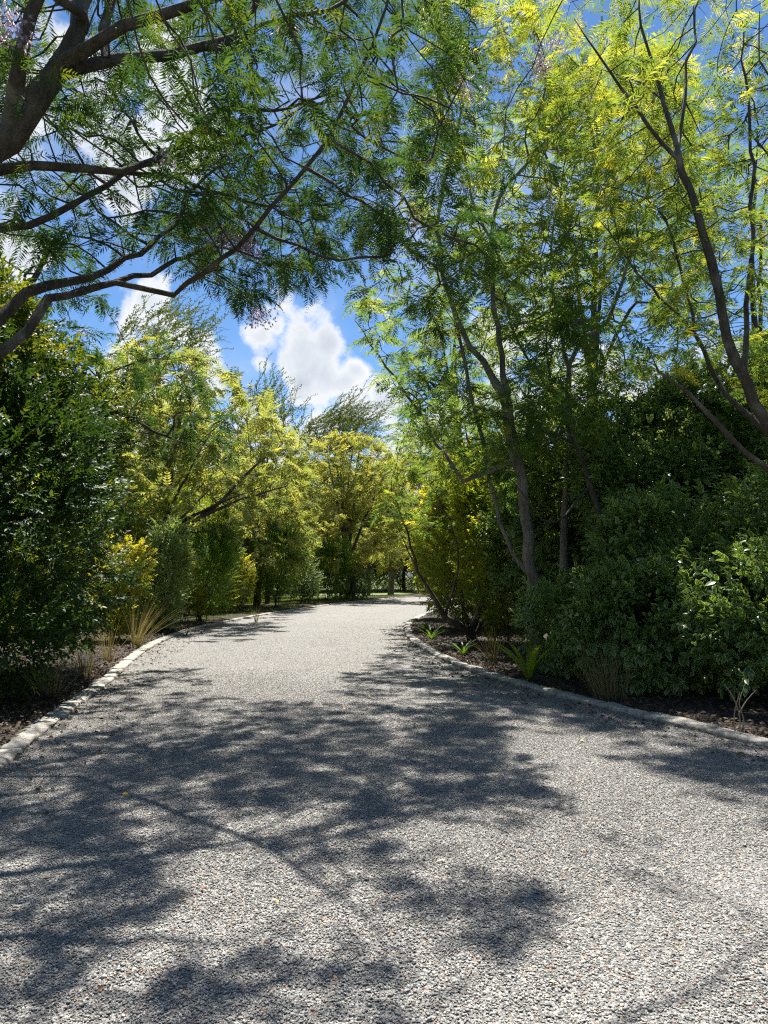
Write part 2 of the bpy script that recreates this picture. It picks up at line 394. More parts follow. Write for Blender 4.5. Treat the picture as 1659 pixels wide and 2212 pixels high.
def wand_template(seed):
    """long arching acacia shoot set with tiny leaf tufts"""
    r = np.random.default_rng(seed); V, F = [], []
    pos = lambda t: np.array([t, .03 * math.sin(t * 6 + seed), -.30 * t * t + .05 * math.sin(t * 9)])
    def tri(a, b, c): i = len(V); V.extend([a, b, c]); F.append((i, i + 1, i + 2))
    N = 9
    for i in range(N):
        a, b = pos(i / N), pos((i + 1) / N); w = .010 * (1 - i / N) + .004
        tri(a + (0, -w, 0), a + (0, w, 0), b); tri(a + (0, 0, -w), a + (0, 0, w), b)
    for i in range(52):
        t = .06 + .94 * i / 52; p = pos(t); ph = r.uniform(0, 6.28); l = r.uniform(.035, .085) * (1 - .4 * t)
        d = np.array([.6, math.cos(ph), math.sin(ph) * .8]); d /= np.linalg.norm(d); q = np.cross(d, [.3, .2, 1]); q /= np.linalg.norm(q)
        tri(p, p + d * l * .6 + q * l * .28, p + d * l); tri(p, p + d * l, p + d * l * .6 - q * l * .28)
    return T_pack(V, F)
WAND = [wand_template(s) for s in (61, 62, 63)]

# ------------------------------------------------------------------ branch growth
def colonise(nodes, parent, sid, A, step=.24, kill=.34, reach=1e9, iters=110, trop=(0, 0, .05), jitter=.16):
    """branches grow from the given skeleton towards the points A (space colonisation)"""
    nodes = [np.array(p, float) for p in nodes]; parent = list(parent); sid = list(sid)
    A = np.asarray(A, float); N = np.array(nodes)
    best = np.full(len(A), 1e9); who = np.zeros(len(A), int)
    for i in range(0, len(N), 64):
        d = np.linalg.norm(A[:, None] - N[None, i:i + 64], axis=2); j = d.argmin(1); m = d[np.arange(len(A)), j]
        u = m < best; best[u] = m[u]; who[u] = j[u] + i
    alive = best > kill; tried = {}
    for it in range(iters):
        idx = np.where(alive & (best < reach))[0]
        if len(idx) == 0: break
        acc = {}
        for i in idx: acc.setdefault(int(who[i]), []).append(i)
        new = []
        for n, lst in acc.items():
            d = unit(A[lst] - nodes[n]).sum(0)
            d = d / (np.linalg.norm(d) + 1e-6) + np.array(trop) + rng.normal(0, jitter, 3)
            p = nodes[n] + d / np.linalg.norm(d) * step
            c = tried.get(n, 0)
            if c >= 4: alive[lst] = False; continue
            tried[n] = c + 1
            new.append((p, n))
        if not new: continue
        k0 = len(nodes)
        for p, n in new: nodes.append(p); parent.append(n); sid.append(sid[n])
        NP = np.array([p for p, _ in new]); ai = np.where(alive)[0]
        for s in range(0, len(NP), 128):
            d = np.linalg.norm(A[ai][:, None] - NP[None, s:s + 128], axis=2); j = d.argmin(1); m = d[np.arange(len(ai)), j]
            u = m < best[ai]; best[ai[u]] = m[u]; who[ai[u]] = j[u] + s + k0
        alive &= best > kill
    return np.array(nodes), np.array(parent), np.array(sid)

def grow_tree(name, label, cat, limbs, attract, group=None, bark='bark', leaf='fern_green', fern=FERN_MID, flen=.42, tipn=4, sidep=.5,
              tint=(.4, .2), tintfn=None, step=.26, kill=.36, rtip=.0085, expo=2.35, droop=.35, blossoms=(), trop=(0, 0, .05), sides=(9, 6, 4), wand=False, reach=1e9, leafprob=None, rscale=1.0):
    """limbs: list of (x, y, z, radius) lists in world metres, the first being the trunk."""
    base = np.array([*limbs[0][0][:2], 0.0]); root = empty(name, base, label, cat, group)
    N, par, sid, rad0 = [], [], [], []
    for li, L in enumerate(limbs):
        S = spline(L, step); S[1:-1, :3] += rng.normal(0, .02, S[1:-1, :3].shape)
        prev = -1
        if li > 0:
            d = np.linalg.norm(np.array(N) - S[0, :3], axis=1); prev = int(d.argmin())
        for q in S:
            N.append(q[:3]); par.append(prev); sid.append(li); rad0.append(q[3] * rscale); prev = len(N) - 1
    ns = len(N)
    if len(attract) and name != 'jacaranda_tree': attract = airy(np.asarray(attract))
    if len(attract): N, par, sid = colonise(N, par, sid, attract, step, kill, trop=trop, reach=reach)
    else: N, par, sid = np.array(N), np.array(par), np.array(sid)
    n = len(N); acc = np.zeros(n); kids = [[] for _ in range(n)]
    for i in range(n):
        if par[i] >= 0: kids[par[i]].append(i)
    r = np.full(n, rtip)
    order = np.arange(n - 1, -1, -1)       # children always come after their parents
    for i in order:
        if kids[i]: r[i] = max(rtip, sum(r[k] ** expo for k in kids[i] if k >= ns or i >= ns or sid[k] == sid[i]) ** (1 / expo) if any(k >= ns or sid[k] == sid[i] for k in kids[i]) else rtip)
        if i < ns: r[i] = max(min(r[i], rad0[i] * 1.12), rad0[i])
        elif par[i] >= 0 and par[i] < ns: r[i] = min(r[i], rad0[par[i]] * .8)
    for i in range(ns, n):
        r[i] = min(r[i], r[par[i]] * .97)
    tubes = [Tubes() for _ in limbs]
    stack = [0] + [i for i in range(1, ns) if sid[i] != sid[par[i]] or par[i] < 0]
    starts = [(s, par[s]) for s in stack]; seen_start = set(stack)
    while starts:
        s, p = starts.pop(); ch = [p] if p >= 0 else []; cur = s; li = sid[s]
        while True:
            ch.append(cur); kk = [k for k in kids[cur] if k not in seen_start]
            if not kk: break
            if cur < ns: same = [k for k in kk if k < ns]
            else: same = []
            nxt = same[0] if same else max(kk, key=lambda k: r[k])
            for k in kk:
                if k != nxt: starts.append((k, cur))
            cur = nxt
        P = N[ch] - base; rr = r[ch].copy()
        if p >= 0: rr[0] = min(rr[0], rr[1] * 1.25 if len(rr) > 1 else rr[0])
        rr[-1] *= .6; big = rr.max()
        tubes[li].add(P, rr, sides[0] if big > .05 else sides[1] if big > .016 else sides[2], .075 if big > .05 else .04 if big > .02 else 0)
    for li, tb in enumerate(tubes):
        nm = 'trunk' if li == 0 else 'limb'
        me = tb.mesh(nm, bark)
        if me: link_mesh(nm, me, root)
    # leaves
    thin = np.where((r < rtip * 2.0) & (np.arange(n) >= min(ns, n)))[0] if len(attract) else np.arange(ns // 2, n)
    tips = [i for i in thin if not kids[i]]; side = [i for i in thin if kids[i] and rng.random() < sidep]
    P, D = [], []
    for i, m in [(i, tipn) for i in tips] + [(i, 1 + (rng.random() < .4)) for i in side]:
        ax = unit(N[i] - N[par[i]])
        for _ in range(m):
            if leafprob is not None and rng.random() > leafprob(N[i]): continue
            v = rng.normal(0, 1, 3); v -= ax * v.dot(ax); d = ax * rng.uniform(.1, 1.0) + unit(v) * .9
            d[2] = d[2] * .6 - droop * rng.uniform(0, 1)
            if wand: d = np.array(wand) + rng.normal(0, .38, 3)
            P.append(N[i] + rng.normal(0, .03, 3)); D.append(d)
    if P:
        P, D = np.array(P), np.array(D); k = len(P)
        tt = np.clip(rng.normal(tint[0], tint[1], k) + .20 * np.array([mnoise.noise(Vector(p * .9)) for p in P]), 0, 1)
        if tintfn is not None: tt = np.clip(tt + tintfn(P), 0, 1)
        Rm = frames(D, roll=.35); S = flen * rng.uniform(.65, 1.15, k); w = rng.integers(0, len(fern), k); parts = []
        for q in range(len(fern)):
            u = w == q
            if u.any(): parts.append(scatter(fern[q], P[u] - base, Rm[u], S[u], tt[u]))
        V, F, T, E = merge(parts)
        link_mesh('crown', tri_mesh('crown', V, F, leaf, T, E), root)
    for b in blossoms: blossom(root, base, b[0], b[1], int(b[2] * 2.4))
    return root, N, r

BELL = None
def blossom(root, base, c, rad, n):
    """drooping cluster of lilac bells"""
    global BELL
    if BELL is None:
        V, F = [(0, 0, 0)], []
        for k in range(5):
            a = k * 2 * math.pi / 5; V.append((.55, .16 * math.cos(a), .16 * math.sin(a)))
        for k in range(5):
            a = (k + .5) * 2 * math.pi / 5; V.append((1.0, .36 * math.cos(a), .36 * math.sin(a)))
        for k in range(5):
            F += [(0, 1 + k, 1 + (k + 1) % 5), (1 + k, 6 + k, 1 + (k + 1) % 5)]
        BELL = T_pack(V, F)
    P = np.array(c) - base + rng.normal(0, 1, (n, 3)) * np.array(rad); D = rng.normal(0, .5, (n, 3)) + np.array([0, 0, -.8])
    V, F, T, E = scatter(BELL, P, frames(D, up=rng.normal(0, 1, (n, 3))), rng.uniform(.042, .065, n), rng.uniform(0, 1, n))
    link_mesh('blossom', tri_mesh('blossom', V, F, 'blossom_petal', T, E), root)

def in_poly(px, py, poly):
    poly = np.asarray(poly, float); x0, y0 = poly[:, 0], poly[:, 1]; x1, y1 = np.roll(x0, -1), np.roll(y0, -1)
    c = ((y0[None] > py[:, None]) != (y1[None] > py[:, None])) & (px[:, None] < (x1 - x0)[None] * (py[:, None] - y0[None]) / ((y1 - y0)[None] + 1e-9) + x0[None])
    return c.sum(1) % 2 == 1
def region(poly, n, depth, lump=.0, minz=1.0):
    """N points on sight lines through a picture region, at depth(px, py)"""
    poly = np.asarray(poly, float); lo, hi = poly.min(0), poly.max(0); out = []
    while len(out) < n:
        q = rng.uniform(lo, hi, (4 * n, 2)); q = q[in_poly(q[:, 0], q[:, 1], poly)]
        for px, py in q:
            p = at(px, py, depth(px, py))
            if p[2] < minz: continue
            if lump and mnoise.noise(Vector(p * .75)) < rng.uniform(-.55, .25) * lump: continue
            out.append(p)
            if len(out) >= n: break
    return np.array(out)
OPEN = [(600, 1495), (900, 1480), (1150, 1550), (1380, 1590), (1520, 1710), (1659, 1710), (1659, 2212), (1450, 2212), (1420, 1900), (1200, 1670), (1000, 1550), (800, 1520)]
OPEN_G = np.array([on_ground(*p)[:2] for p in OPEN])
def airy(A, keep=.2):
    """thin the crown where it lets the sun down on to the open strip of the drive"""
    G = A[:, :2] - (SUNV[:2] / SUNV[2])[None] * A[:, 2:3]
    return A[~in_poly(G[:, 0], G[:, 1], OPEN_G) | (rng.random(len(A)) < keep)]
def ellipsoid(c, r, n, shell=.5):
    v = unit(rng.normal(0, 1, (n, 3))) * (shell + (1 - shell) * rng.random((n, 1)) ** .6); return np.array(c) + v * np.array(r)
def px_limb(pts): return [(*at(a, b, d), rr) for a, b, d, rr in pts]

# ------------------------------------------------------------------ ground, drive, beds
L_EDGE = [(-2.1, -9), (-2.35, -3), (-2.6, 0), (-2.95, 4), (-3.2, 6.1), (-3.6, 8.1), (-4.2, 11.4), (-5.3, 17), (-5.75, 23), (-5.0, 31), (-3.4, 40), (-1.5, 48), (2, 57), (8, 63), (20, 67), (40, 69)]
R_EDGE = [(5.6, -9), (5.4, -3), (5.1, 1), (4.5, 4.5), (3.64, 7), (3.3, 7.9), (2.7, 9.1), (2.2, 10.4), (1.4, 13.1), (.8, 17.2), (.66, 20.4), (.75, 24.4), (1.15, 28), (2.7, 36), (6, 44), (12, 51), (24, 56), (44, 58)]
def edge_line(E, step): 
    return spline([(x, y, 0) for x, y in E], step)[:, :2]
LE, RE = edge_line(L_EDGE, .4), edge_line(R_EDGE, .4)
def resample(E, n):
    s = np.concatenate([[0], np.cumsum(np.linalg.norm(np.diff(E, axis=0), axis=1))]); t = np.linspace(0, s[-1], n)
    return np.stack([np.interp(t, s, E[:, 0]), np.interp(t, s, E[:, 1])], 1)

def build_ground():
    g = tri_mesh('ground', [(-900, -600, -.12), (900, -600, -.12), (900, 1600, -.12), (-900, 1600, -.12)], [(0, 1, 2, 3)], 'lawn')
    tag(link_mesh('ground', g), kind='structure')
    a, b = resample(LE, 180), resample(RE, 180); m = 9; V = []
    for i in range(180):
        for j in range(m):
            p = a[i] + (b[i] - a[i]) * (j / (m - 1)); V.append((p[0], p[1], .018 * math.sin(j / (m - 1) * math.pi) + .006 * mnoise.noise(Vector((p[0] * .7, p[1] * .7, 3)))))
    F = [(i * m + j, i * m + j + 1, (i + 1) * m + j + 1, (i + 1) * m + j) for i in range(179) for j in range(m - 1)]
    tag(link_mesh('gravel_road', tri_mesh('gravel_road', V, F, 'gravel', smooth=True)), kind='structure')
    for E, sgn, far in ((LE, -1, 5.5), (RE, 1, 14.0)):
        T = np.gradient(E, axis=0); T = T / np.linalg.norm(T, axis=1, keepdims=True); Nn = np.stack([-T[:, 1], T[:, 0]], 1) * (-sgn)
        offs = [.10, .22, .35, .5, .7, .95, 1.3, 1.7, 2.2, 2.8, 3.5, 4.4, far]; V = []
        for p, nn in zip(E, Nn):
            for o in offs:
                q = p + nn * o; h = .05 * min(1, (o - .1) * 3) + .05 * mnoise.noise(Vector((q[0] * 2.2, q[1] * 2.2, 0))) * min(1, o * 2) + .04 * mnoise.noise(Vector((q[0] * .5, q[1] * .5, 7)))
                V.append((q[0], q[1], .02 + h if o < far else -.14))
        m = len(offs); F = [(i * m + j, i * m + j + 1, (i + 1) * m + j + 1, (i + 1) * m + j) for i in range(len(E) - 1) for j in range(m - 1)]
        if sgn > 0: F = [f[::-1] for f in F]
        tag(link_mesh('planting_bed', tri_mesh('planting_bed', V, F, 'soil', smooth=True)), kind='structure')
build_ground()

def kerb_block(L, w, h, seed):
    """rough hewn stone: a box cut into a grid, edges worn and faces dented"""
    r = np.random.default_rng(seed); nx, ny, nz = 7, 4, 3; idx = {}; V, F = [], []
    def vid(i, j, k):
        if (i, j, k) not in idx:
            x, y, z = (i / nx - .5) * L, (j / ny - .5) * w, k / nz * h - .06
            if k == nz and j in (0, ny): z -= .006 + r.uniform(0, .010)
            if k == nz and i in (0, nx): z -= .003 + r.uniform(0, .006)
            if i in (0, nx) and j in (0, ny): x *= .99; y *= .96
            idx[(i, j, k)] = len(V); V.append((x + r.normal(0, .004), y + r.normal(0, .007), z + r.normal(0, .004)))
        return idx[(i, j, k)]
    for i in range(nx):
        for j in range(ny): F.append((vid(i, j, nz), vid(i + 1, j, nz), vid(i + 1, j + 1, nz), vid(i, j + 1, nz)))
        for k in range(nz):
            F.append((vid(i, 0, k), vid(i + 1, 0, k), vid(i + 1, 0, k + 1), vid(i, 0, k + 1)))
            F.append((vid(i + 1, ny, k), vid(i, ny, k), vid(i, ny, k + 1), vid(i + 1, ny, k + 1)))
    for j in range(ny):
        for k in range(nz):
            F.append((vid(0, j + 1, k), vid(0, j, k), vid(0, j, k + 1), vid(0, j + 1, k + 1)))
            F.append((vid(nx, j, k), vid(nx, j + 1, k), vid(nx, j + 1, k + 1), vid(nx, j, k + 1)))
    return V, F
def build_kerbs():
    for E, sgn, y0, y1, h in ((LE, -1, 3.5, 58, .110), (RE, 1, 4.6, 31, .125)):
        seg = np.linalg.norm(np.diff(E, axis=0), axis=1); s = np.concatenate([[0], np.cumsum(seg)])
        pos = lambda t: np.array([np.interp(t, s, E[:, 0]), np.interp(t, s, E[:, 1])])
        t = np.interp(y0, E[:, 1], s) if sgn < 0 else s[np.argmin(abs(E[:, 1] - y0))]
        k = 0
        while True:
            L = rng.uniform(.55, 1.05) * (1.0 if pos(t)[1] < 25 else 1.5); a, b = pos(t), pos(t + L)
            if b[1] > y1 or t + L > s[-1]: break
            c = (a + b) / 2; d = (b - a) / np.linalg.norm(b - a); ang = math.atan2(d[1], d[0]) + rng.normal(0, .02); w = rng.uniform(.21, .25)
            nn = np.array([-d[1], d[0]]) * (-sgn)
            V, F = kerb_block(np.linalg.norm(b - a) - rng.uniform(.001, .006), w, h, 1000 + k + (500 if sgn > 0 else 0))
            o = link_mesh('kerb_stone', tri_mesh('kerb_stone', V, F, 'kerb_stone'))
            c = c + nn * (w / 2 - .06 + rng.normal(0, .006)); o.location = (c[0], c[1], rng.normal(0, .005)); o.rotation_euler = (rng.normal(0, .03), rng.normal(0, .008), ang)
            if sgn < 0: tag(o, 'pale rough hewn kerb stone in the left edge of the gravel drive', 'kerb stone', 'kerb stones along the left edge of the drive')
            else: tag(o, 'pale rough hewn kerb stone in the right edge below the variegated shrubs', 'kerb stone', 'kerb stones along the right edge of the drive')
            t += L; k += 1
build_kerbs()

def road_x(y):
    return np.interp(y, LE[:, 1], LE[:, 0]), np.interp(y, R_EDGE_Y[:, 1], R_EDGE_Y[:, 0])
R_EDGE_Y = RE[np.argsort(RE[:, 1])]

def build_stones():
    """loose crushed stone lying on the drive, dense close to the viewpoint"""
    n = 500000; y = 1.2 + (1 - np.sqrt(rng.random(n))) * np.where(rng.random(n) < .8, 12.0, 26.0)
    xl, xr = road_x(y); x = rng.uniform(xl + .02, xr - .02)
    keep = (abs(x) < y * .62 + 1.3); x, y = x[keep], y[keep]; k = len(x)
    base = []
    for s in range(8):
        r = np.random.default_rng(s); V = np.array([(1, 0, 0), (-1, 0, 0), (0, 1, 0), (0, -1, 0), (0, 0, 1), (0, 0, -1)], float)
        V = V * r.uniform(.65, 1.2, (6, 1)) + r.normal(0, .22, (6, 3)); V[:, 2] *= .42
        base.append(T_pack(V, [(0, 2, 4), (2, 1, 4), (1, 3, 4), (3, 0, 4), (2, 0, 5), (1, 2, 5), (3, 1, 5), (0, 3, 5)]))
    w = rng.integers(0, 8, k); parts = []
    size = np.exp(rng.normal(math.log(.0056), .28, k)); ang = rng.uniform(0, 6.28, k)
    D = np.stack([np.cos(ang), np.sin(ang), rng.normal(0, .3, k)], 1); Rm = frames(D, up=np.stack([rng.normal(0, .3, k), rng.normal(0, .3, k), np.ones(k)], 1))
    tt = np.clip(rng.beta(2.2, 2.4, k) + .10 * np.array([mnoise.noise(Vector((a * .5, b * .5, 0))) for a, b in zip(x, y)]), 0, 1); ee = rng.random(k)
    fr = (x - xl[keep]) / (xr[keep] - xl[keep]); P = np.stack([x, y, .018 * np.sin(fr * math.pi) + size * .25 + rng.uniform(0, .004, k)], 1)
    for q in range(8):
        u = w == q; V, F, T, _ = scatter(base[q], P[u], Rm[u], size[u], tt[u]); parts.append((V, F, T, np.repeat(ee[u], 6)))
    V, F, T, E = merge(parts); tag(link_mesh('loose_gravel', tri_mesh('loose_gravel', V, F, 'gravel_stone', T, E)), kind='stuff')
build_stones()

# ------------------------------------------------------------------ shrubs
def shrub(name, label, base, blobs, n, kind, size, mat, tint=(.35, .2), stems=6, group=None, cat='shrub', up=.35, shell=.17, tintfn=None, srad=.016, fan=.35, stemcol='bark_dark', lump=.6, sat=3):
    more = []
    for b in blobs:
        for _ in range(sat):
            v = unit(rng.normal(0, 1, 3)); q = rng.uniform(.36, .6); more.append((b[0] + v[0] * b[3] * .8, b[1] + v[1] * b[4] * .8, max(.3, b[2] + v[2] * b[5] * .8), b[3] * q, b[4] * q, b[5] * q))
    blobs = list(blobs) + more
    base = np.array([*base, .02]); root = empty(name, base, label, cat, group)
    vol = np.array([b[3] * b[4] + b[4] * b[5] + b[3] * b[5] for b in blobs], float); cnt = (n * vol / vol.sum()).astype(int)
    P, D = [], []
    for b, m in zip(blobs, cnt):
        c, r = np.array(b[:3], float), np.array(b[3:6], float); got = 0
        while got < m:
            v = unit(rng.normal(0, 1, (m, 3))); f = 1.0 - abs(rng.normal(0, shell, m))
            u = rng.random(m) < .22; f[u] = rng.uniform(.25, 1, u.sum()); f = np.clip(f, .1, 1)
            lum = np.array([mnoise.noise(Vector((vv * r + c + base) * 1.25)) + .55 * mnoise.noise(Vector((vv * r + c + base) * 3.1)) for vv in v])
            hole = lum + .5 < rng.random(m) * lump
            p = c + v * r * (f * (1 + .36 * lum))[:, None]
            ok = (p[:, 2] > .06) & ~hole
            for b2 in blobs:
                if b2 is not b: ok &= (np.linalg.norm((p - np.array(b2[:3])) / np.array(b2[3:6]), axis=1) > .72)
            P.append(p[ok]); D.append((unit(v / r) + np.array([0, 0, up]) + rng.normal(0, .35, v.shape))[ok]); got += max(1, ok.sum())
    P, D = np.concatenate(P), np.concatenate(D); k = len(P)
    tt = rng.normal(tint[0], tint[1], k) + .22 * np.array([mnoise.noise(Vector(p * 1.6 + base)) for p in P])
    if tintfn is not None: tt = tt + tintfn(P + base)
    tt = np.clip(tt, 0, 1); T = SPRIG[kind]; w = rng.integers(0, len(T), k); Rm = frames(D, roll=.5); S = size * rng.uniform(.55, 1.4, k)
    parts = [scatter(T[q], P[w == q], Rm[w == q], S[w == q], tt[w == q]) for q in range(len(T))]
    V, F, TT, E = merge(parts); link_mesh('foliage', tri_mesh('foliage', V, F, mat, TT, E), root)
    for i in range(stems):
        tb = Tubes(); a = rng.uniform(0, 6.28); tgt = P[rng.integers(0, k)]; p0 = np.array([math.cos(a), math.sin(a), 0]) * rng.uniform(.02, .14)
        p0[2] = -.06; h = tgt[2] if tgt[2] > .5 else .5 + tgt[2]
        pts = [p0, p0 + np.array([tgt[0] * fan * .4, tgt[1] * fan * .4, h * .35]) + rng.normal(0, .03, 3), np.array([tgt[0] * .6, tgt[1] * .6, h * .7]) + rng.normal(0, .06, 3), tgt]
        S_ = spline(pts, .18); tb.add(S_, np.linspace(srad * rng.uniform(.7, 1.3), .004, len(S_)), 6, .06)
        for _ in range(4):
            j = rng.integers(len(S_) // 4, len(S_) - 1); q = P[np.argmin(np.linalg.norm(P - S_[j] - rng.normal(0, .5, 3), axis=1))]
            sp = spline([S_[j], (S_[j] + q) / 2 + np.array([0, 0, .08]) + rng.normal(0, .04, 3), q], .2); tb.add(sp, np.linspace(srad * .4, .003, len(sp)), 4)
        link_mesh('stem', tb.mesh('stem', stemcol), root)
    return root

# left side, beginning with the tall glossy hedge nearest the viewer
shrub('glossy_shrub', 'big dark glossy leaved bush overhanging the near left kerb', (-5.6, 9.6),
      [(0, 0, 2.6, 1.85, 1.5, 1.75), (.35, .9, 1.7, 1.5, 1.5, 1.1), (-.7, -1.6, 1.9, 1.5, 1.3, 1.4), (.2, 1.3, 3.3, 1.2, 1.2, 1.0), (.45, -.6, .9, 1.2, 1.5, .75), (0, -2.8, 1.0, 1.2, 1.2, .8)], 13500, 'glossy', .18, 'glossy_leaf', (.33, .17), stems=9)
shrub('tall_yellow_shrub', 'tall shrub with yellow and green leaves rising above the dark left bush', (-6.4, 11.3),
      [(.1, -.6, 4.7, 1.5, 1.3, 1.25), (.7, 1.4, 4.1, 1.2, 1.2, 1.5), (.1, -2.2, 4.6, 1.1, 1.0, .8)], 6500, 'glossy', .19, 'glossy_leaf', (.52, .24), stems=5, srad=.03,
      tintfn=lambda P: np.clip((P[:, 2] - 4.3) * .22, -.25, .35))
def gp(px, py, off=0.0):
    p = on_ground(px, py); return (p[0] + off, p[1])
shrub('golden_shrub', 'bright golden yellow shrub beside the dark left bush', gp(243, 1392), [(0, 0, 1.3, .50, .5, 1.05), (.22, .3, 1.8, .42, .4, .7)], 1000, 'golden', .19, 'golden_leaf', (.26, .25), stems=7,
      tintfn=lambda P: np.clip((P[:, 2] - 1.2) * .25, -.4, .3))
shrub('silvery_shrub', 'pale grey green shrub between the two golden shrubs on the left', gp(345, 1368), [(0, 0, 1.3, .85, .7, 1.2), (.25, .2, 2.3, .55, .5, .85)], 1700, 'pale', .21, 'pale_leaf', (.5, .25), stems=8)
shrub('upright_shrub', 'fresh green upright shrub with narrow leaves and yellow tips', gp(430, 1347), [(0, 0, 1.9, 1.05, .8, 1.35), (.4, .1, 2.6, .7, .6, .8)], 2500, 'willow', .30, 'willow_leaf', (.45, .22), stems=10, up=.9)
shrub('yellow_tipped_shrub', 'small yellow shrub in front of the fresh green upright shrub', gp(398, 1352), [(0, 0, 1.2, .42, .4, .9)], 330, 'golden', .2, 'golden_leaf', (.35, .2), stems=5,
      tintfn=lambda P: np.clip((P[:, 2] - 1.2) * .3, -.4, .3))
shrub('orange_yellow_shrub', 'orange yellow shrub on the right of the fresh green upright shrub', gp(517, 1325), [(0, 0, 1.5, .55, .5, 1.0)], 480, 'golden', .22, 'golden_leaf', (.30, .22), stems=6,
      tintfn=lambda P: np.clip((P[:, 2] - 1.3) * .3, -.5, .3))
shrub('round_topped_shrub', 'mid green shrub with narrow leaves at the middle of the left verge', gp(597, 1316), [(0, 0, 2.2, 1.1, .9, 1.5), (.3, 0, 3.0, .8, .7, .9)], 2300, 'willow', .36, 'willow_leaf', (.35, .22), stems=9, up=.8)
shrub('olive_green_shrub', 'olive green shrub low beside the far left kerb', gp(652, 1307), [(0, 0, 1.5, 1.0, .8, 1.1)], 900, 'pale', .3, 'pale_leaf', (.3, .2), stems=7)
shrub('dense_verge_shrub', 'dense green shrub beyond the olive green shrub on the left verge', gp(705, 1300), [(0, 0, 2.0, 1.5, 1.0, 1.5), (.7, 0, 2.9, 1.1, .9, .9)], 1500, 'willow', .42, 'willow_leaf', (.35, .2), stems=8, up=.6)
shrub('low_verge_shrub', 'low leafy shrub beneath the trees where the drive bends', gp(748, 1296), [(0, 0, 1.1, 1.6, 1.0, 1.0)], 800, 'pale', .38, 'pale_leaf', (.25, .2), stems=6)
for px, py, h, rx, lab, tn in ((470, 1290, 2.6, 1.6, 'shaded green shrub behind the orange yellow shrub', .3), (550, 1286, 3.0, 1.7, 'shaded olive shrub behind the mid green shrub', .35), (300, 1300, 3.2, 1.8, 'shaded olive shrub behind the pale grey green shrub', .4),
                        (640, 1278, 3.6, 2.4, 'broad shaded shrub deep in the far left trees', .3)):
    shrub('background_shrub', lab, gp(px, py), [(0, 0, h * .55, rx, 1.2, h * .5)], 1300, 'willow', .4, 'shade_leaf', (tn, .2), stems=5)

bg0 = shrub('background_shrub', 'shaded shrub filling the wood behind the planted verges', (-9.5, 12), [(0, 0, 1.9, 2.2, 1.6, 2.0), (.6, .3, 3.2, 1.6, 1.3, 1.4)], 3000, 'willow', .42, 'shade_leaf', (.3, .25), stems=5, group='shaded shrubs filling the wood')
for x, y, q in ((-10.5, 17, 1.1), (-9.5, 7.5, 1.0), (-11, 22, 1.2), (-9.6, 30, 1.1), (-13, 27, 1.3), (-9, 37, 1.1), (-12.5, 38, 1.4), (-8.5, 46, 1.2), (-10, 56, 1.5), (-16, 34, 1.4), (-15, 47, 1.5), (9.5, 19, 1.2), (8, 24, 1.2), (11.5, 15, 1.2), (7.5, 31, 1.3), (11, 33, 1.5), (9.5, 40, 1.5), (12, 10, 1.1), (13, 22, 1.3), (6.2, 36.5, 1.2), (-7.4, 31.5, .8), (-9, 78, 1.7), (13, 84, 1.6), (-14, 70, 1.6), (2, 92, 1.6), (-4, 84, 1.6), (4.5, 86, 1.6), (9, 78, 1.5), (-9, 88, 1.7), (-1, 99, 1.9)):
    c = bg0.copy(); COL.objects.link(c); c.location = (x, y, 0); c.rotation_euler = (0, 0, rng.uniform(0, 6.28)); c.scale = (q, q, q * rng.uniform(.85, 1.15))
    for ch in bg0.children:
        d_ = ch.copy(); COL.objects.link(d_); d_.parent = c

# right side
VAR = 'variegated'
shrub('variegated_shrub', 'low cream edged shrub leaning over the right kerb in front of the trunks', (3.0, 11.75), [(0, 0, .8, .8, .6, .75), (.9, -.2, .7, .8, .7, .7)], 1900, VAR, .225, 'variegated_leaf', shell=.21, lump=.75, stems=6)
shrub('variegated_shrub', 'rounded cream edged shrub behind the dry grass clump on the right', (4.05, 10.65), [(0, 0, 1.15, 1.05, .9, .85), (.2, .6, 1.9, 1.0, .9, .8), (-.45, -.55, .85, .85, .65, .75)], 3900, VAR, .225, 'variegated_leaf', shell=.21, lump=.75, stems=7)
shrub('variegated_shrub', 'cream edged shrub above the dark gap at the right end of the kerb', (5.65, 9.75), [(0, 0, 1.35, 1.15, 1.0, .80), (.3, .5, 2.2, 1.2, .9, .9), (1.4, -.5, 1.5, 1.1, 1.0, 1.0), (-.9, -.65, 1.2, 1.0, .8, .75), (.2, -1.1, 1.25, 1.0, .7, .7)], 5200, VAR, .225, 'variegated_leaf', shell=.21, lump=.75, stems=6)
shrub('variegated_shrub', 'tall dark cream edged shrub behind the rounded one at right', (5.3, 13.0), [(0, 0, 2.5, 1.5, 1.2, 1.6), (-.6, .4, 3.6, 1.2, 1.1, 1.2), (.5, .5, 4.3, 1.0, 1.0, .9)], 4600, VAR, .25, 'variegated_leaf', shell=.21, lump=.75, stems=8, srad=.03)
shrub('variegated_shrub', 'tallest cream edged shrub on the far right under the yellow tree', (7.4, 12.2), [(0, 0, 2.6, 1.7, 1.3, 1.7), (-.3, .5, 4.2, 1.5, 1.2, 1.5), (1.5, 0, 3.0, 1.4, 1.2, 1.8)], 5200, VAR, .25, 'variegated_leaf', shell=.21, lump=.75, stems=8, srad=.03)
shrub('variegated_shrub', 'tall cream edged shrub just behind the three pale trunks', (4.0, 15.5), [(0, 0, 2.4, 1.4, 1.1, 1.7), (-.4, 0, 4.0, 1.2, 1.0, 1.3)], 3800, VAR, .25, 'variegated_leaf', shell=.21, lump=.75, stems=7, srad=.03)
shrub('leafy_shrub', 'dark shrub closing the view behind the right hand shrubs', (7.2, 16.5), [(0, 0, 2.5, 2.6, 1.3, 2.4)], 4500, 'glossy', .30, 'glossy_leaf', (.3, .2), stems=5, srad=.03)
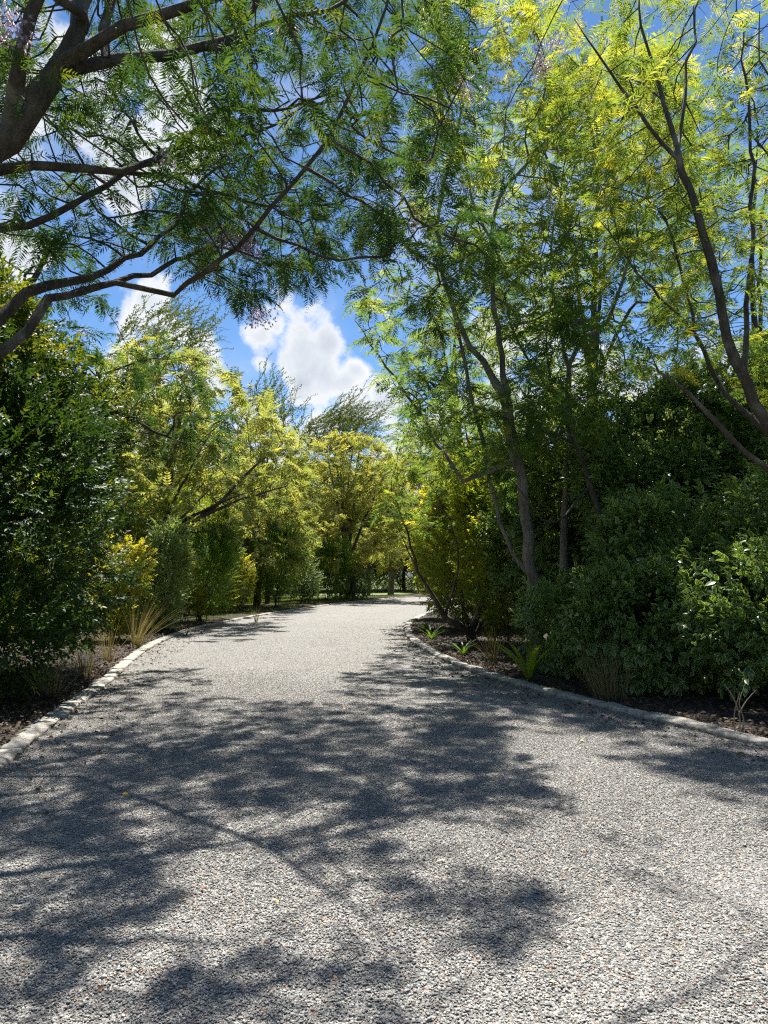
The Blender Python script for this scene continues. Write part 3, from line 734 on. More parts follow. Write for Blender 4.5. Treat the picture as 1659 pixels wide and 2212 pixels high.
shrub('golden_green_shrub', 'yellow green shrub left of the pale trunks on the right verge', (2.75, 17.2), [(0, 0, 2.0, 1.0, .9, 1.6), (-.1, .3, 3.2, .9, .8, 1.1)], 3600, 'golden', .22, 'shade_leaf', (.5, .25), stems=6,
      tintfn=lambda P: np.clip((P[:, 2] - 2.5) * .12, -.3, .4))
shrub('golden_green_shrub', 'taller yellow green shrub where the right kerb turns', (2.35, 21.5), [(0, 0, 2.2, 1.25, 1.1, 1.9), (.1, .3, 3.9, 1.1, .9, 1.3)], 4200, 'golden', .26, 'shade_leaf', (.5, .25), stems=6,
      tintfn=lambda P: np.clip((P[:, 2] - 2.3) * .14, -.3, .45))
shrub('golden_green_shrub', 'yellow leaved shrub hiding the far bend on the right', (2.9, 27), [(0, 0, 2.2, 1.5, 1.2, 2.0), (.2, .3, 4.4, 1.4, 1.1, 1.6)], 3800, 'golden', .32, 'shade_leaf', (.6, .25), stems=6,
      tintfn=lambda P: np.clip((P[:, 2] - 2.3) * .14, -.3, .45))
shrub('golden_green_shrub', 'dim yellow green shrub farther back between the right hand trees', (5.0, 24), [(0, 0, 2.6, 1.9, 1.4, 2.4)], 3200, 'golden', .32, 'shade_leaf', (.4, .25), stems=5)

# ------------------------------------------------------------------ the great tree on the left
SHADE = [[(240, 1480), (420, 1500), (620, 1520), (800, 1530), (960, 1570), (1080, 1640), (1180, 1700), (1150, 1760), (1050, 1800), (900, 1760), (820, 1800), (640, 1800), (600, 1760), (420, 1790), (330, 1740), (180, 1700), (60, 1690), (100, 1600)],
         [(1120, 1690), (1450, 1690), (1480, 1720), (1480, 1800), (1400, 1790), (1250, 1770), (1150, 1760)],
         [(0, 1730), (200, 1730), (300, 1850), (330, 1900), (250, 2000), (150, 2100), (200, 2212), (0, 2212)],
         [(560, 1800), (700, 1830), (780, 1870), (860, 1830), (980, 1880), (960, 1900), (700, 1920), (620, 1890)],
         [(890, 1930), (1050, 1900), (1250, 1950), (1300, 2050), (1410, 2110), (1360, 2140), (1200, 2120), (1080, 2080), (960, 2010), (900, 2060), (1010, 2100), (960, 2120), (890, 2080)],
         [(720, 2150), (780, 2050), (860, 2040), (850, 2080), (760, 2212), (720, 2212)],
         [(480, 2080), (570, 2050), (560, 2160), (400, 2200), (330, 2212), (400, 2150)]]
def shade_points(n, zlo, zhi, only=None):
    """crown shaped for its shadow: points placed between the sun and chosen patches of the drive"""
    out = []
    areas = []
    for poly in ([SHADE[i] for i in only] if only else SHADE):
        G = np.array([on_ground(*p)[:2] for p in poly]); x, y = G[:, 0], G[:, 1]; areas.append((.5 * abs(np.dot(x, np.roll(y, 1)) - np.dot(y, np.roll(x, 1))), G))
    tot = sum(a for a, _ in areas)
    for a, G in areas:
        m = max(6, int(n * a / tot)); lo, hi = G.min(0), G.max(0); got = 0
        while got < m:
            q = rng.uniform(lo, hi)
            if in_poly(q[:1], q[1:], G)[0]:
                z = rng.uniform(zlo, zhi); p = np.array([q[0], q[1], 0]) + SUNV * (z / SUNV[2]); 
                out.append(p); got += 1
    return np.array(out)
def proj(P):
    d = P - CAM; f = d[:, 1] * CP + d[:, 2] * SP; v = -d[:, 1] * SP + d[:, 2] * CP
    return 829.5 + 1598 * d[:, 0] / f, 1106 - 1598 * v / f
def j1():
    t0 = (-5.0, 6.3)
    limbs = [[(*t0, -.1, .30), (t0[0] + .1, t0[1], 1.2, .26), (-4.75, 6.3, 2.4, .24), (-4.3, 6.3, 3.9, .20), (*at(0, 300, 6.3), .165), (*at(62, 235, 6.35), .15), (*at(115, 160, 6.45), .13), (*at(165, 60, 6.55), .10), (*at(200, -80, 6.7), .085), (*at(300, -360, 7.2), .05)]]
    limbs += [px_limb(p) for p in [
        [(108, 165, 6.45, .10), (180, 148, 6.5, .075), (260, 130, 6.7, .068), (360, 120, 6.9, .065), (440, 105, 7.1, .06), (500, 78, 7.3, .055), (545, 20, 7.5, .05), (575, -60, 7.7, .045), (660, -230, 8.2, .02)],
        [(478, 100, 7.2, .05), (560, 62, 7.5, .04), (640, 28, 7.8, .034), (740, 2, 8.2, .026), (880, -70, 8.8, .012)],
        [(120, 145, 6.45, .09), (200, 90, 6.25, .075), (270, 58, 6.2, .068), (350, 30, 6.2, .06), (440, 8, 6.3, .05), (560, -70, 6.5, .04), (720, -210, 6.9, .02)],
        [(20, 270, 6.3, .09), (45, 120, 6.0, .075), (95, -40, 5.9, .06), (150, -240, 5.9, .03)],
        [(230, 130, 6.6, .06), (225, 60, 6.7, .06), (240, -20, 6.8, .05), (260, -160, 7.0, .03)],
        [(-160, 420, 6.4, .11), (0, 362, 6.8, .065), (130, 362, 7.0, .055), (250, 372, 7.3, .048), (330, 350, 7.6, .042), (420, 290, 8, .036), (470, 238, 8.3, .032), (530, 232, 8.6, .028), (590, 238, 8.8, .024), (660, 220, 9.2, .02), (740, 195, 9.6, .014), (850, 160, 10, .007)],
        [(250, 372, 7.3, .035), (370, 385, 7.9, .027), (460, 415, 8.5, .022), (580, 445, 9.2, .017), (700, 440, 10, .012), (800, 420, 10.6, .007)],
        [(-170, 560, 6.6, .10), (0, 500, 7.2, .05), (110, 468, 7.5, .045), (190, 425, 7.7, .04), (270, 365, 8, .035), (420, 325, 8.6, .027), (560, 285, 9.2, .02), (660, 232, 9.6, .014), (820, 205, 10.5, .007)],
        [(-160, 790, 6.6, .14), (0, 690, 7.3, .075), (60, 640, 7.5, .07), (100, 612, 7.7, .065), (190, 600, 8.1, .05), (270, 565, 8.5, .042), (350, 510, 9, .034), (400, 440, 9.4, .027), (440, 380, 9.8, .022), (560, 330, 10.5, .015), (720, 300, 11, .007)],
        [(-150, 830, 6.6, .11), (0, 755, 7.0, .066), (60, 715, 7.2, .062), (110, 655, 7.4, .058), (180, 628, 7.8, .05), (250, 608, 8.2, .043), (330, 590, 8.7, .036), (400, 550, 9.2, .03), (440, 535, 9.5, .026), (520, 545, 10, .02), (620, 580, 10.6, .012), (700, 592, 11, .006)],
        [(400, 552, 9.2, .016), (450, 600, 9.8, .012), (520, 640, 10.3, .008), (565, 670, 10.7, .005)],
        [(180, 40, 6.55, .08)]]]
    limbs[-1] += [(-2.5, 5.1, 6.2, .06), (-.8, 5.1, 6.7, .045), (.8, 5.7, 7.1, .025), (1.9, 6.6, 7.4, .01)]  # unseen limb above the view, added for the shadow it casts on the drive
    streak = [(170, 1680, 4.75, .036), (330, 1740, 5.05, .032), (480, 1790, 5.5, .027), (640, 1880, 6.1, .021), (780, 1990, 6.9, .014), (850, 2060, 7.4, .008)]
    limbs.append([(*(on_ground(a, b) + SUNV * (z / SUNV[2])), r_) for a, b, z, r_ in streak])
    d = lambda px, py: 7.0 + 3.8 * np.clip(px / 900, 0, 1) + .9 * py / 600 + rng.normal(0, .7)
    A = region([(-60, -40), (980, -40), (1010, 180), (960, 250), (850, 330), (850, 470), (780, 560), (720, 600), (570, 660), (480, 600), (330, 540), (200, 570), (-40, 520)], 900, d, lump=1.7)
    B = np.vstack([shade_points(1700, 4.8, 8.0), shade_points(500, 5.0, 6.8, (2, 3, 6))])
    B = B[[mnoise.noise(Vector((b[0] * 1.5, b[1] * 1.0, 5))) > -.10 for b in B]]
    px, py = proj(B); sky = in_poly(px, py, [(250, 590), (430, 560), (560, 690), (740, 600), (900, 560), (900, 950), (250, 950)]) | ((px > 1080) & (py > 60) & (py < 2212))
    thin = in_poly(px, py, [(430, 180), (1000, 180), (950, 600), (560, 690)]) & (rng.random(len(B)) < .4)
    B = B[~sky & ~thin]
    bl = [(at(485, 505, 8.7), (.13, .12, .08), 90), (at(530, 530, 8.8), (.10, .10, .07), 60), (at(555, 680, 10.2), (.12, .1, .08), 60), (at(1010, 190, 9.6), (.1, .1, .12), 40), (at(1170, 145, 10.5), (.12, .1, .1), 60), (at(850, 390, 9.4), (.12, .1, .1), 40), (at(370, 345, 7.3), (.07, .07, .06), 30), (at(20, 60, 5.6), (.1, .1, .08), 50), (at(905, 480, 11), (.1, .1, .12), 40), (at(620, 45, 8), (.1, .1, .06), 30)]
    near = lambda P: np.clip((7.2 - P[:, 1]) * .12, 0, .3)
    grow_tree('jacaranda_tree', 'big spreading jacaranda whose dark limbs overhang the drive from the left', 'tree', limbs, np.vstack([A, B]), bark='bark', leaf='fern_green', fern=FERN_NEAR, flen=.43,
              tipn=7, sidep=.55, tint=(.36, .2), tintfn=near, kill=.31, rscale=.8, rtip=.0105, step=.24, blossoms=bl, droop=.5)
j1()
def j2():
    limbs = [[(-8.3, 13.2, -.1, .2), (-8.1, 13.2, 2, .17), (-7.6, 13.2, 4.0, .13), (-7.0, 13.3, 6, .08), (-6.2, 13.5, 8, .03)],
             px_limb([(-90, 925, 12.9, .08), (0, 895, 12.8, .06), (130, 890, 13, .05), (250, 893, 13.2, .04), (330, 930, 13.5, .026), (420, 965, 13.9, .012)]),
             px_limb([(130, 890, 13, .035), (210, 820, 13.5, .026), (300, 780, 14, .018), (400, 770, 14.4, .008)])]
    A = np.vstack([region([(120, 760), (420, 740), (470, 850), (520, 960), (400, 1000), (260, 960), (120, 930)], 190, lambda a, b: 13.6 + rng.normal(0, .7)), ellipsoid((-7, 13.5, 6.6), (2, 1.6, 1.6), 120)])
    grow_tree('feathery_tree', 'shaded feathery tree reaching one dark branch past the left bush', 'tree', limbs, A, bark='bark_dark', leaf='fern_green', fern=FERN_MID, flen=.46, tipn=7, sidep=.7, tint=(.25, .15), droop=.7)
j2()

# ------------------------------------------------------------------ the trees on the right
def right_trees():
    yel = lambda lo: (lambda P: np.clip((P[:, 2] - lo) * .07, -.12, .30))
    limbs = [[(2.95, 13.2, -.1, .17)] + px_limb([(1152, 1350, 13.1, .135), (1148, 1250, 13, .12), (1135, 1110, 13, .105), (1112, 960, 13, .11), (1095, 880, 13, .12), (1062, 810, 13.1, .075), (1000, 715, 13.3, .06), (962, 600, 13.5, .052), (945, 480, 13.7, .045), (975, 330, 13.9, .035), (1000, 200, 14.1, .025), (1015, 40, 14.4, .015), (1020, -60, 14.6, .008)])]
    limbs += [px_limb(p) for p in [
        [(1095, 880, 13, .08), (1085, 770, 13.2, .06), (1065, 640, 13.4, .052), (1062, 520, 13.6, .045), (1080, 420, 13.8, .036), (1160, 330, 14.1, .025), (1230, 240, 14.4, .014), (1290, 140, 14.7, .007)],
        [(1000, 1040, 13.4, .05), (960, 980, 13.6, .04), (890, 870, 14.0, .033), (820, 770, 14.3, .022), (765, 690, 14.6, .01)],
        [(962, 600, 13.5, .03), (900, 520, 13.2, .022), (860, 450, 13.0, .012)],
        [(1062, 520, 13.6, .03), (1020, 430, 13.8, .026), (1000, 330, 14, .02), (950, 230, 14.3, .012), (930, 120, 14.6, .007)]]]
    limbs[3] = [(*at(1146, 1245, 13.1), .045), (*at(1080, 1125, 13.2), .04)] + limbs[3]
    A = region([(760, 640), (840, 560), (860, 380), (930, 150), (920, -60), (1180, -60), (1230, 200), (1260, 500), (1240, 760), (1180, 950), (1120, 1120), (980, 1080), (900, 960), (820, 800)], 1150, lambda a, b: 13.7 + rng.normal(0, 1.1), lump=.9, minz=3)
    grow_tree('slender_jacaranda', 'tall slender jacaranda with knotty pale trunk nearest the right kerb', 'tree', limbs, A, bark='bark_pale', leaf='fern_yellow', fern=FERN_MID, flen=.50, tipn=6, sidep=.8, tint=(.25, .2), tintfn=yel(6.3), kill=.38, step=.3, rscale=.85,
              blossoms=[(at(1200, 95, 13.5), (.15, .12, .15), 70), (at(1160, 120, 13.5), (.12, .12, .15), 60), (at(960, 280, 13.5), (.12, .12, .15), 40)])
    limbs = [[(3.35, 13.9, -.1, .15)] + px_limb([(1215, 1350, 13.8, .115), (1213, 1220, 13.8, .10), (1222, 1050, 13.8, .085), (1228, 900, 13.8, .08), (1230, 790, 13.9, .065), (1262, 730, 14, .055), (1310, 690, 14.1, .045), (1360, 560, 14.4, .035), (1400, 420, 14.6, .025), (1420, 250, 14.9, .012)]),
             px_limb([(1230, 800, 13.9, .05), (1205, 690, 14.1, .04), (1190, 560, 14.3, .03), (1210, 420, 14.6, .02), (1230, 300, 14.8, .01)]),
             px_limb([(1228, 900, 13.8, .06), (1180, 830, 13.7, .045), (1120, 740, 13.6, .03), (1090, 640, 13.6, .016)])]
    A = region([(1080, 700), (1120, 400), (1200, 120), (1450, 60), (1520, 300), (1480, 600), (1420, 780), (1280, 960), (1120, 960)], 800, lambda a, b: 14.3 + rng.normal(0, 1.0), lump=.8, minz=3)
    grow_tree('slender_jacaranda', 'jacaranda with straight pale trunk standing between two others on the right', 'tree', limbs, A, bark='bark_pale', leaf='fern_yellow', fern=FERN_MID, flen=.52, tipn=6, sidep=.8, tint=(.27, .2), tintfn=yel(6.6), kill=.38, step=.3, rscale=.75)
    limbs = [[(3.75, 12.5, -.1, .11)] + px_limb([(1268, 1350, 12.4, .085), (1288, 1240, 12.4, .072), (1298, 1130, 12.4, .06), (1275, 1050, 12.4, .055), (1245, 960, 12.5, .048), (1205, 870, 12.6, .034), (1180, 790, 12.7, .024), (1185, 680, 12.9, .012)]),
             px_limb([(1245, 960, 12.5, .035), (1180, 930, 12.4, .022), (1120, 880, 12.3, .01)]),
             px_limb([(1275, 1050, 12.4, .03), (1200, 1130, 12.0, .022), (1150, 1090, 11.8, .012), (1090, 1020, 11.6, .006)])]
    A = region([(1060, 850), (1150, 740), (1330, 740), (1380, 860), (1300, 930), (1180, 1000), (1040, 1060)], 210, lambda a, b: 12.3 + rng.normal(0, .7), lump=.6, minz=2.5)
    grow_tree('slender_jacaranda', 'thin bent jacaranda stem rising in front of the variegated shrubs', 'tree', limbs, A, bark='bark', leaf='fern_yellow', fern=FERN_MID, flen=.46, tipn=5, sidep=.7, tint=(.2, .18), kill=.4, step=.26, rscale=.85)
    # the near one at the right edge of the picture
    limbs = [[(5.9, 8.9, -.1, .13), (5.75, 8.75, 1.4, .105)] + px_limb([(1790, 1090, 8.5, .09), (1659, 925, 8.3, .078), (1592, 775, 8.2, .07), (1552, 630, 8.2, .062), (1512, 500, 8.2, .056), (1482, 370, 8.3, .048), (1462, 320, 8.3, .04), (1440, 235, 8.4, .032), (1412, 150, 8.5, .024), (1388, 60, 8.6, .016), (1380, -70, 8.8, .008)])]
    limbs += [px_limb(p) for p in [
        [(1605, 815, 8.25, .045), (1612, 700, 8.4, .036), (1624, 560, 8.5, .03), (1624, 400, 8.7, .025), (1620, 240, 8.8, .018), (1600, 60, 9, .01), (1590, -80, 9.2, .006)],
        [(1470, 350, 8.3, .032), (1400, 272, 8.2, .027), (1340, 190, 8.2, .021), (1285, 110, 8.2, .014), (1240, 40, 8.3, .007)],
        [(1465, 320, 8.3, .03), (1480, 180, 8.5, .024), (1500, 60, 8.7, .016), (1520, -60, 8.9, .008)],
        [(1430, 215, 8.4, .016), (1360, 170, 8.7, .012), (1300, 150, 8.9, .006)],
        [(1860, 1130, 8.2, .06), (1659, 1015, 7.9, .036), (1600, 975, 7.8, .033), (1545, 900, 7.8, .03), (1480, 845, 7.8, .025), (1425, 795, 7.8, .02), (1400, 750, 7.8, .012)],
        [(1720, 1010, 8.6, .05), (1625, 900, 9, .042), (1560, 840, 9.2, .038), (1500, 720, 9.5, .032), (1430, 640, 9.8, .026), (1380, 590, 10, .02), (1290, 470, 10.4, .01)],
        [(1500, 720, 9.5, .025), (1455, 520, 9.8, .02), (1395, 430, 10, .015), (1290, 395, 10.3, .007)],
        [(1659, 925, 8.3, .05), (1740, 700, 8.2, .04), (1800, 450, 8.2, .03), (1700, 250, 8.0, .018), (1640, 130, 7.9, .01)]]]
    d = lambda a, b: 9.3 + .6 * (1659 - a) / 400 + rng.normal(0, .7)
    A = np.vstack([region([(1190, -60), (1760, -60), (1760, 520), (1659, 640), (1560, 600), (1420, 560), (1290, 470), (1210, 240)], 560, d, lump=.9),
                   region([(1390, 735), (1490, 725), (1510, 780), (1420, 790)], 9, lambda a, b: 7.8 + rng.normal(0, .25)),
                   region([(1250, 380), (1480, 420), (1659, 620), (1659, 860), (1560, 800), (1440, 690), (1300, 560)], 90, lambda a, b: 9.6 + rng.normal(0, .5), lump=.8)])
    grow_tree('yellow_leaved_jacaranda', 'yellow leaved jacaranda with slim forked stems at the right edge', 'tree', limbs, A, bark='bark', leaf='fern_yellow', fern=FERN_NEAR, flen=.47, tipn=5, sidep=.6, tint=(.42, .22), kill=.34, step=.25, rscale=.82,
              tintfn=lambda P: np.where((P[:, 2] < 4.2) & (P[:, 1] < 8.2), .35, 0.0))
    # dark forked stems further on, by the turn of the kerb
    limbs = [[(2.15, 17.8, -.1, .15)] + px_limb([(1010, 1360, 17.6, .12), (965, 1335, 17.3, .085), (930, 1280, 17.2, .05), (905, 1235, 17.2, .035), (888, 1180, 17.2, .028), (868, 1120, 17.2, .022), (845, 1060, 17.3, .012)]),
             px_limb([(1015, 1370, 17.6, .09), (1040, 1310, 17.8, .08), (1055, 1240, 18, .065), (1060, 1150, 18.2, .05), (1030, 1020, 18.5, .03), (1000, 900, 18.8, .014)]),
             px_limb([(1018, 1372, 17.7, .08), (1062, 1310, 18.2, .07), (1085, 1220, 18.6, .05), (1090, 1100, 18.9, .03), (1080, 950, 19.2, .012)]),
             px_limb([(960, 1330, 17.3, .04), (985, 1260, 17.1, .03), (990, 1180, 17.0, .022), (960, 1100, 17, .014), (930, 1050, 17, .007)]),
             px_limb([(900, 1225, 17.2, .02), (870, 1165, 17.0, .013), (850, 1120, 16.9, .006)])]
    A = region([(820, 1090), (830, 990), (880, 880), (980, 840), (1080, 880), (1090, 1080), (980, 1130), (900, 1180)], 460, lambda a, b: 17.8 + rng.normal(0, 1.0), lump=.8, minz=2.5)
    grow_tree('forked_tree', 'low tree with dark forked stems leaning over the turn of the right kerb', 'tree', limbs, A, bark='bark_dark', leaf='fern_yellow', fern=FERN_MID, flen=.5, tipn=5, sidep=.7, tint=(.25, .2), kill=.42, step=.3, droop=.5)
    # taller trees behind, filling the right of the sky
    for lab, x, y, poly, n, tn in (('tall yellow green tree rising behind the right hand jacarandas', 5.5, 20, [(1000, 520), (1040, 250), (1250, 120), (1500, 160), (1560, 500), (1500, 800), (1250, 900), (1080, 820)], 700, .34),
                                   ('yellow green tree behind the slim stems at the right edge', 9.6, 18.5, [(1400, 500), (1480, 330), (1800, 300), (1850, 800), (1700, 960), (1450, 900)], 600, .34),
                                   ('feathery tree between the tall jacaranda and the far bend', 3.2, 25, [(830, 900), (860, 760), (950, 640), (1060, 660), (1120, 860), (1060, 1000), (900, 1030)], 560, .32)):
        A = region(poly, n, lambda a, b: y + rng.normal(0, 1.3), lump=.9, minz=3); c = A.mean(0)
        limbs = [[(x, y, -.1, .18), (x, y, 2.5, .15), ((x + c[0]) / 2, y, (2.5 + c[2]) / 2, .12), (c[0], y, c[2], .06), (c[0] + .3, y, A[:, 2].max() - .6, .02)]]
        for q in A[rng.integers(0, len(A), 4)]: limbs.append([(x * .4 + c[0] * .6, y, c[2] * .6, .06), tuple((q + c) / 2 - np.array([0, 0, .6])) + (.04,), tuple(q) + (.012,)])
        grow_tree('yellow_green_tree', lab, 'tree', limbs, A, bark='bark', leaf='fern_yellow', fern=FERN_MID, flen=.62, tipn=6, sidep=.8, tint=(tn, .2), kill=.55, step=.42, rtip=.008)
right_trees()

# ------------------------------------------------------------------ trees down the drive and round about
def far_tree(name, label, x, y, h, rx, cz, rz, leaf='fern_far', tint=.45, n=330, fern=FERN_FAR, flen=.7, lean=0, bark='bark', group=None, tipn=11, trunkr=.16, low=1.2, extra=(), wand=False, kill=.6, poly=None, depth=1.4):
    if poly is not None: A = region(poly, n, lambda a, b: y + rng.normal(0, depth), lump=.9, minz=low); c = A.mean(0)
    else:
        A = np.vstack([ellipsoid((x + lean, y, cz), (rx, rx * .8, rz), n, .45)]); A = A[A[:, 2] > low]; c = np.array([x + lean, y, cz])
    top = A[:, 2].max()
    limbs = [[(x, y, -.12, trunkr), (x + .1, y, low * .7, trunkr * .85), ((x * .5 + c[0] * .5), y, c[2] * .6, trunkr * .6), (c[0], y, c[2] + (top - c[2]) * .4, trunkr * .25)]]
    for k in range(5):
        q = A[rng.integers(0, len(A))]; b = np.array([x * .7 + c[0] * .3, y, max(low * .7, c[2] * rng.uniform(.25, .5))])
        limbs.append([tuple(b) + (trunkr * .5,), tuple(b * .45 + q * .55 + np.array([0, 0, .25 * rz * .3])) + (trunkr * .3,), tuple(q) + (.015,)])
    for e in extra: limbs.append(px_limb(e))
    return grow_tree(name, label, 'tree', limbs, A, group=group, bark=bark, leaf=leaf, fern=fern, flen=flen, tipn=tipn, sidep=.9 if not wand else .5, tint=(tint, .2), kill=kill, step=.45, rtip=.009, sides=(7, 5, 3), wand=wand)[0]
def far_trees():
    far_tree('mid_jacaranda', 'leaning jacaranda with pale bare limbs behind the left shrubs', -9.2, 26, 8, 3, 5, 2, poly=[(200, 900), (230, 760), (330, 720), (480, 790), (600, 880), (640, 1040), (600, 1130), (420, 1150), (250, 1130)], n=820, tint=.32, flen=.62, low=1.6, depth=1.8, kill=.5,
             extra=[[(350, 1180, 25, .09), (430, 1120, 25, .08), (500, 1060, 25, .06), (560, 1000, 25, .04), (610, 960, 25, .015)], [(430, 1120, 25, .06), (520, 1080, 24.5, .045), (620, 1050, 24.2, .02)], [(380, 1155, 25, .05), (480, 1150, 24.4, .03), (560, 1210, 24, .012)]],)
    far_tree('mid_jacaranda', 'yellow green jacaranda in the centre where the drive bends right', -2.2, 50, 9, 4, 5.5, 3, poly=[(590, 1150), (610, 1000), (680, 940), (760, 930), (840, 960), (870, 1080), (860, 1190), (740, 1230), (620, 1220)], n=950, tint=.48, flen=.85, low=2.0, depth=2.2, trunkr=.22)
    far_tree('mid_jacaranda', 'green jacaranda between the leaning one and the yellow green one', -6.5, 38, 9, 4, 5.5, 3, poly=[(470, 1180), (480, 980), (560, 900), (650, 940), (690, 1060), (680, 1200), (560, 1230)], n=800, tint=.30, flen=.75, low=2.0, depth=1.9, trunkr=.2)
    far_tree('acacia_tree', 'dark acacia with long arching shoots above the left trees', -8.8, 31, 13, 3, 10, 2.5, poly=[(230, 800), (250, 700), (330, 670), (400, 690), (430, 760), (400, 840), (260, 850)], n=170, leaf='acacia_leaf', fern=WAND, flen=2.0, tipn=3, tint=.4, low=6, wand=(.8, -.2, .75), depth=1.5)
    far_tree('acacia_tree', 'spiky acacia with upright shoots left of the white cloud foot', -6.6, 42, 12, 3, 9, 2, poly=[(490, 960), (500, 880), (560, 840), (620, 870), (650, 950), (560, 980)], n=130, leaf='acacia_leaf', fern=WAND, flen=2.3, tipn=3, tint=.4, low=6, wand=(.25, -.1, 1.0), depth=1.5)
    far_tree('acacia_tree', 'acacia with shoots combed to the right above the centre trees', -2.6, 54, 12, 3, 9, 2, poly=[(630, 960), (680, 900), (740, 880), (790, 930), (800, 980), (680, 990)], n=130, leaf='acacia_leaf', fern=WAND, flen=3.0, tipn=3, tint=.4, low=6, wand=(.8, -.2, .75), depth=1.8)
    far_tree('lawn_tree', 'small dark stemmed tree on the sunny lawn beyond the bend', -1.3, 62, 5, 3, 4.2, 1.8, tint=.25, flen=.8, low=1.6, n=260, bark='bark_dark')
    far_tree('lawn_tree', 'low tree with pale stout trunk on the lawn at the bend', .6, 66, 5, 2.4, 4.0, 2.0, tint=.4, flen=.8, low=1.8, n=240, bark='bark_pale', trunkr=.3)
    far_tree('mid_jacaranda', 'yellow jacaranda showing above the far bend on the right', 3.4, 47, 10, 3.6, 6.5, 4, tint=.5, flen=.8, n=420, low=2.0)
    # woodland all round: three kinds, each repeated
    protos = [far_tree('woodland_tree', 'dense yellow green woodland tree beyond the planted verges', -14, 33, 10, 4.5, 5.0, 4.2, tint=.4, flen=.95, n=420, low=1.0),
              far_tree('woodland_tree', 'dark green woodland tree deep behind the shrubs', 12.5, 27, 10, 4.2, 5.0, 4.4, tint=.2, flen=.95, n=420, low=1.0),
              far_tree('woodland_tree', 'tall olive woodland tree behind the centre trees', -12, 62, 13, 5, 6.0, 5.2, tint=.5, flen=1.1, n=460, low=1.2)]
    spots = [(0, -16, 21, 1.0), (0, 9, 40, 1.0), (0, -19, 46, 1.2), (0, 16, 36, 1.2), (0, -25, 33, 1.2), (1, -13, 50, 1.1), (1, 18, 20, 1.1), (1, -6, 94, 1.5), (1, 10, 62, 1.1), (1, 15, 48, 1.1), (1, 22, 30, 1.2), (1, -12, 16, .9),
             (2, -20, 70, 1.1), (2, -2, 95, 1.3), (2, 8, 78, 1.1), (2, 18, 70, 1.2), (2, -28, 55, 1.2), (2, 27, 48, 1.2), (2, -11, 92, 1.2), (0, -9, 70, .9), (1, 12, 11, .9), (0, 14, 14, .8), (0, -12, 5, .9), (1, 9, 0, .9), (2, -10, -6, .9), (2, 12, -8, .9), (0, 24, 84, 1.3), (1, -22, 88, 1.2), (2, -34, 80, 1.3), (2, -9, 84, 1.5), (2, -3.5, 88, 1.6), (2, 2.5, 90, 1.6), (2, 9, 84, 1.5), (1, 9, 66, 1.1), (2, -14, 44, 1.1), (2, 36, 70, 1.3)]
    grp = ['yellow green trees of the surrounding wood', 'dark green trees of the surrounding wood', 'tall olive trees of the surrounding wood']
    for p, g in zip(protos, grp): p['group'] = g
    for k, x, y, s in spots:
        p = protos[k]; c = p.copy(); COL.objects.link(c); c.location = (x, y, 0); c.rotation_euler = (0, 0, rng.uniform(0, 6.28)); c.scale = (s, s, s * rng.uniform(.9, 1.1))
        for ch in p.children:
            d = ch.copy(); COL.objects.link(d); d.parent = c
far_trees()

# ------------------------------------------------------------------ small plants
def tuft(name, label, base, n, L, mat, spread=.35, width=.006, lean=(0, 0), tint=(.5, .3), cat='grass tuft', rad=.07, stiff=.5):
    V, F, T = [], [], []
    for _ in range(n):
        a = rng.uniform(0, 6.28); r0 = rad * math.sqrt(rng.random()); p = np.array([math.cos(a) * r0, math.sin(a) * r0, -.03]); l = L * rng.uniform(.55, 1.1)
        out = np.array([math.cos(a), math.sin(a), 0]) * abs(rng.normal(0, spread)) + np.array([*lean, 0]) + rng.normal(0, .08, 3) * np.array([1, 1, 0]); d = unit(np.array([0, 0, 1.0]) + out)
        s = np.cross(d, rng.normal(0, 1, 3)); s = s / np.linalg.norm(s) * width * rng.uniform(.6, 1.2); tt = np.clip(rng.normal(*tint), 0, 1); i = len(V); m = 5
        for j in range(m + 1):
            f = j / m; q = p + d * l * f + (out * stiff - np.array([0, 0, stiff * .45 * np.linalg.norm(out)])) * l * f * f; w = s * (1 - f * .92); V += [q - w, q + w]; T += [tt, tt]
        for j in range(m): F.append((i + 2 * j, i + 2 * j + 1, i + 2 * j + 3, i + 2 * j + 2))
    o = link_mesh(name, tri_mesh(name, V, F, mat, T, np.zeros(len(V)))); o.location = (*base, .04); return tag(o, label, cat)
tuft('grass_tuft', 'thin dry grass tuft on dark soil nearest the left kerb', gp(112, 1512), 70, .62, 'dry_blade', .3)
tuft('grass_tuft', 'sparse dry grass tuft between the dark bush and the left kerb', gp(185, 1472), 60, .75, 'dry_blade', .25)
tuft('grass_tuft', 'upright dry stalks beside the kerb below the golden shrub', gp(232, 1435), 40, .9, 'dry_blade', .16)
tuft('grass_tuft', 'arching pale grass clump spilling over the left kerb', gp(292, 1404), 110, 1.2, 'dry_blade', .25, .005, (.25, 0), tint=(.7, .3))
tuft('grass_tuft', 'small bright grass sprig at the left kerb near the bend', gp(553, 1345), 30, .7, 'dry_blade', .25)
tuft('grass_tuft', 'tall straw coloured grass clump behind the right kerb', (2.86, 9.5), 170, .95, 'dry_blade', .24, .004, (-.12, 0), tint=(.3, .35), rad=.2)
tuft('grass_tuft', 'thin dry grass below the forked stems on the right', (1.95, 13.4), 60, .7, 'dry_blade', .3)
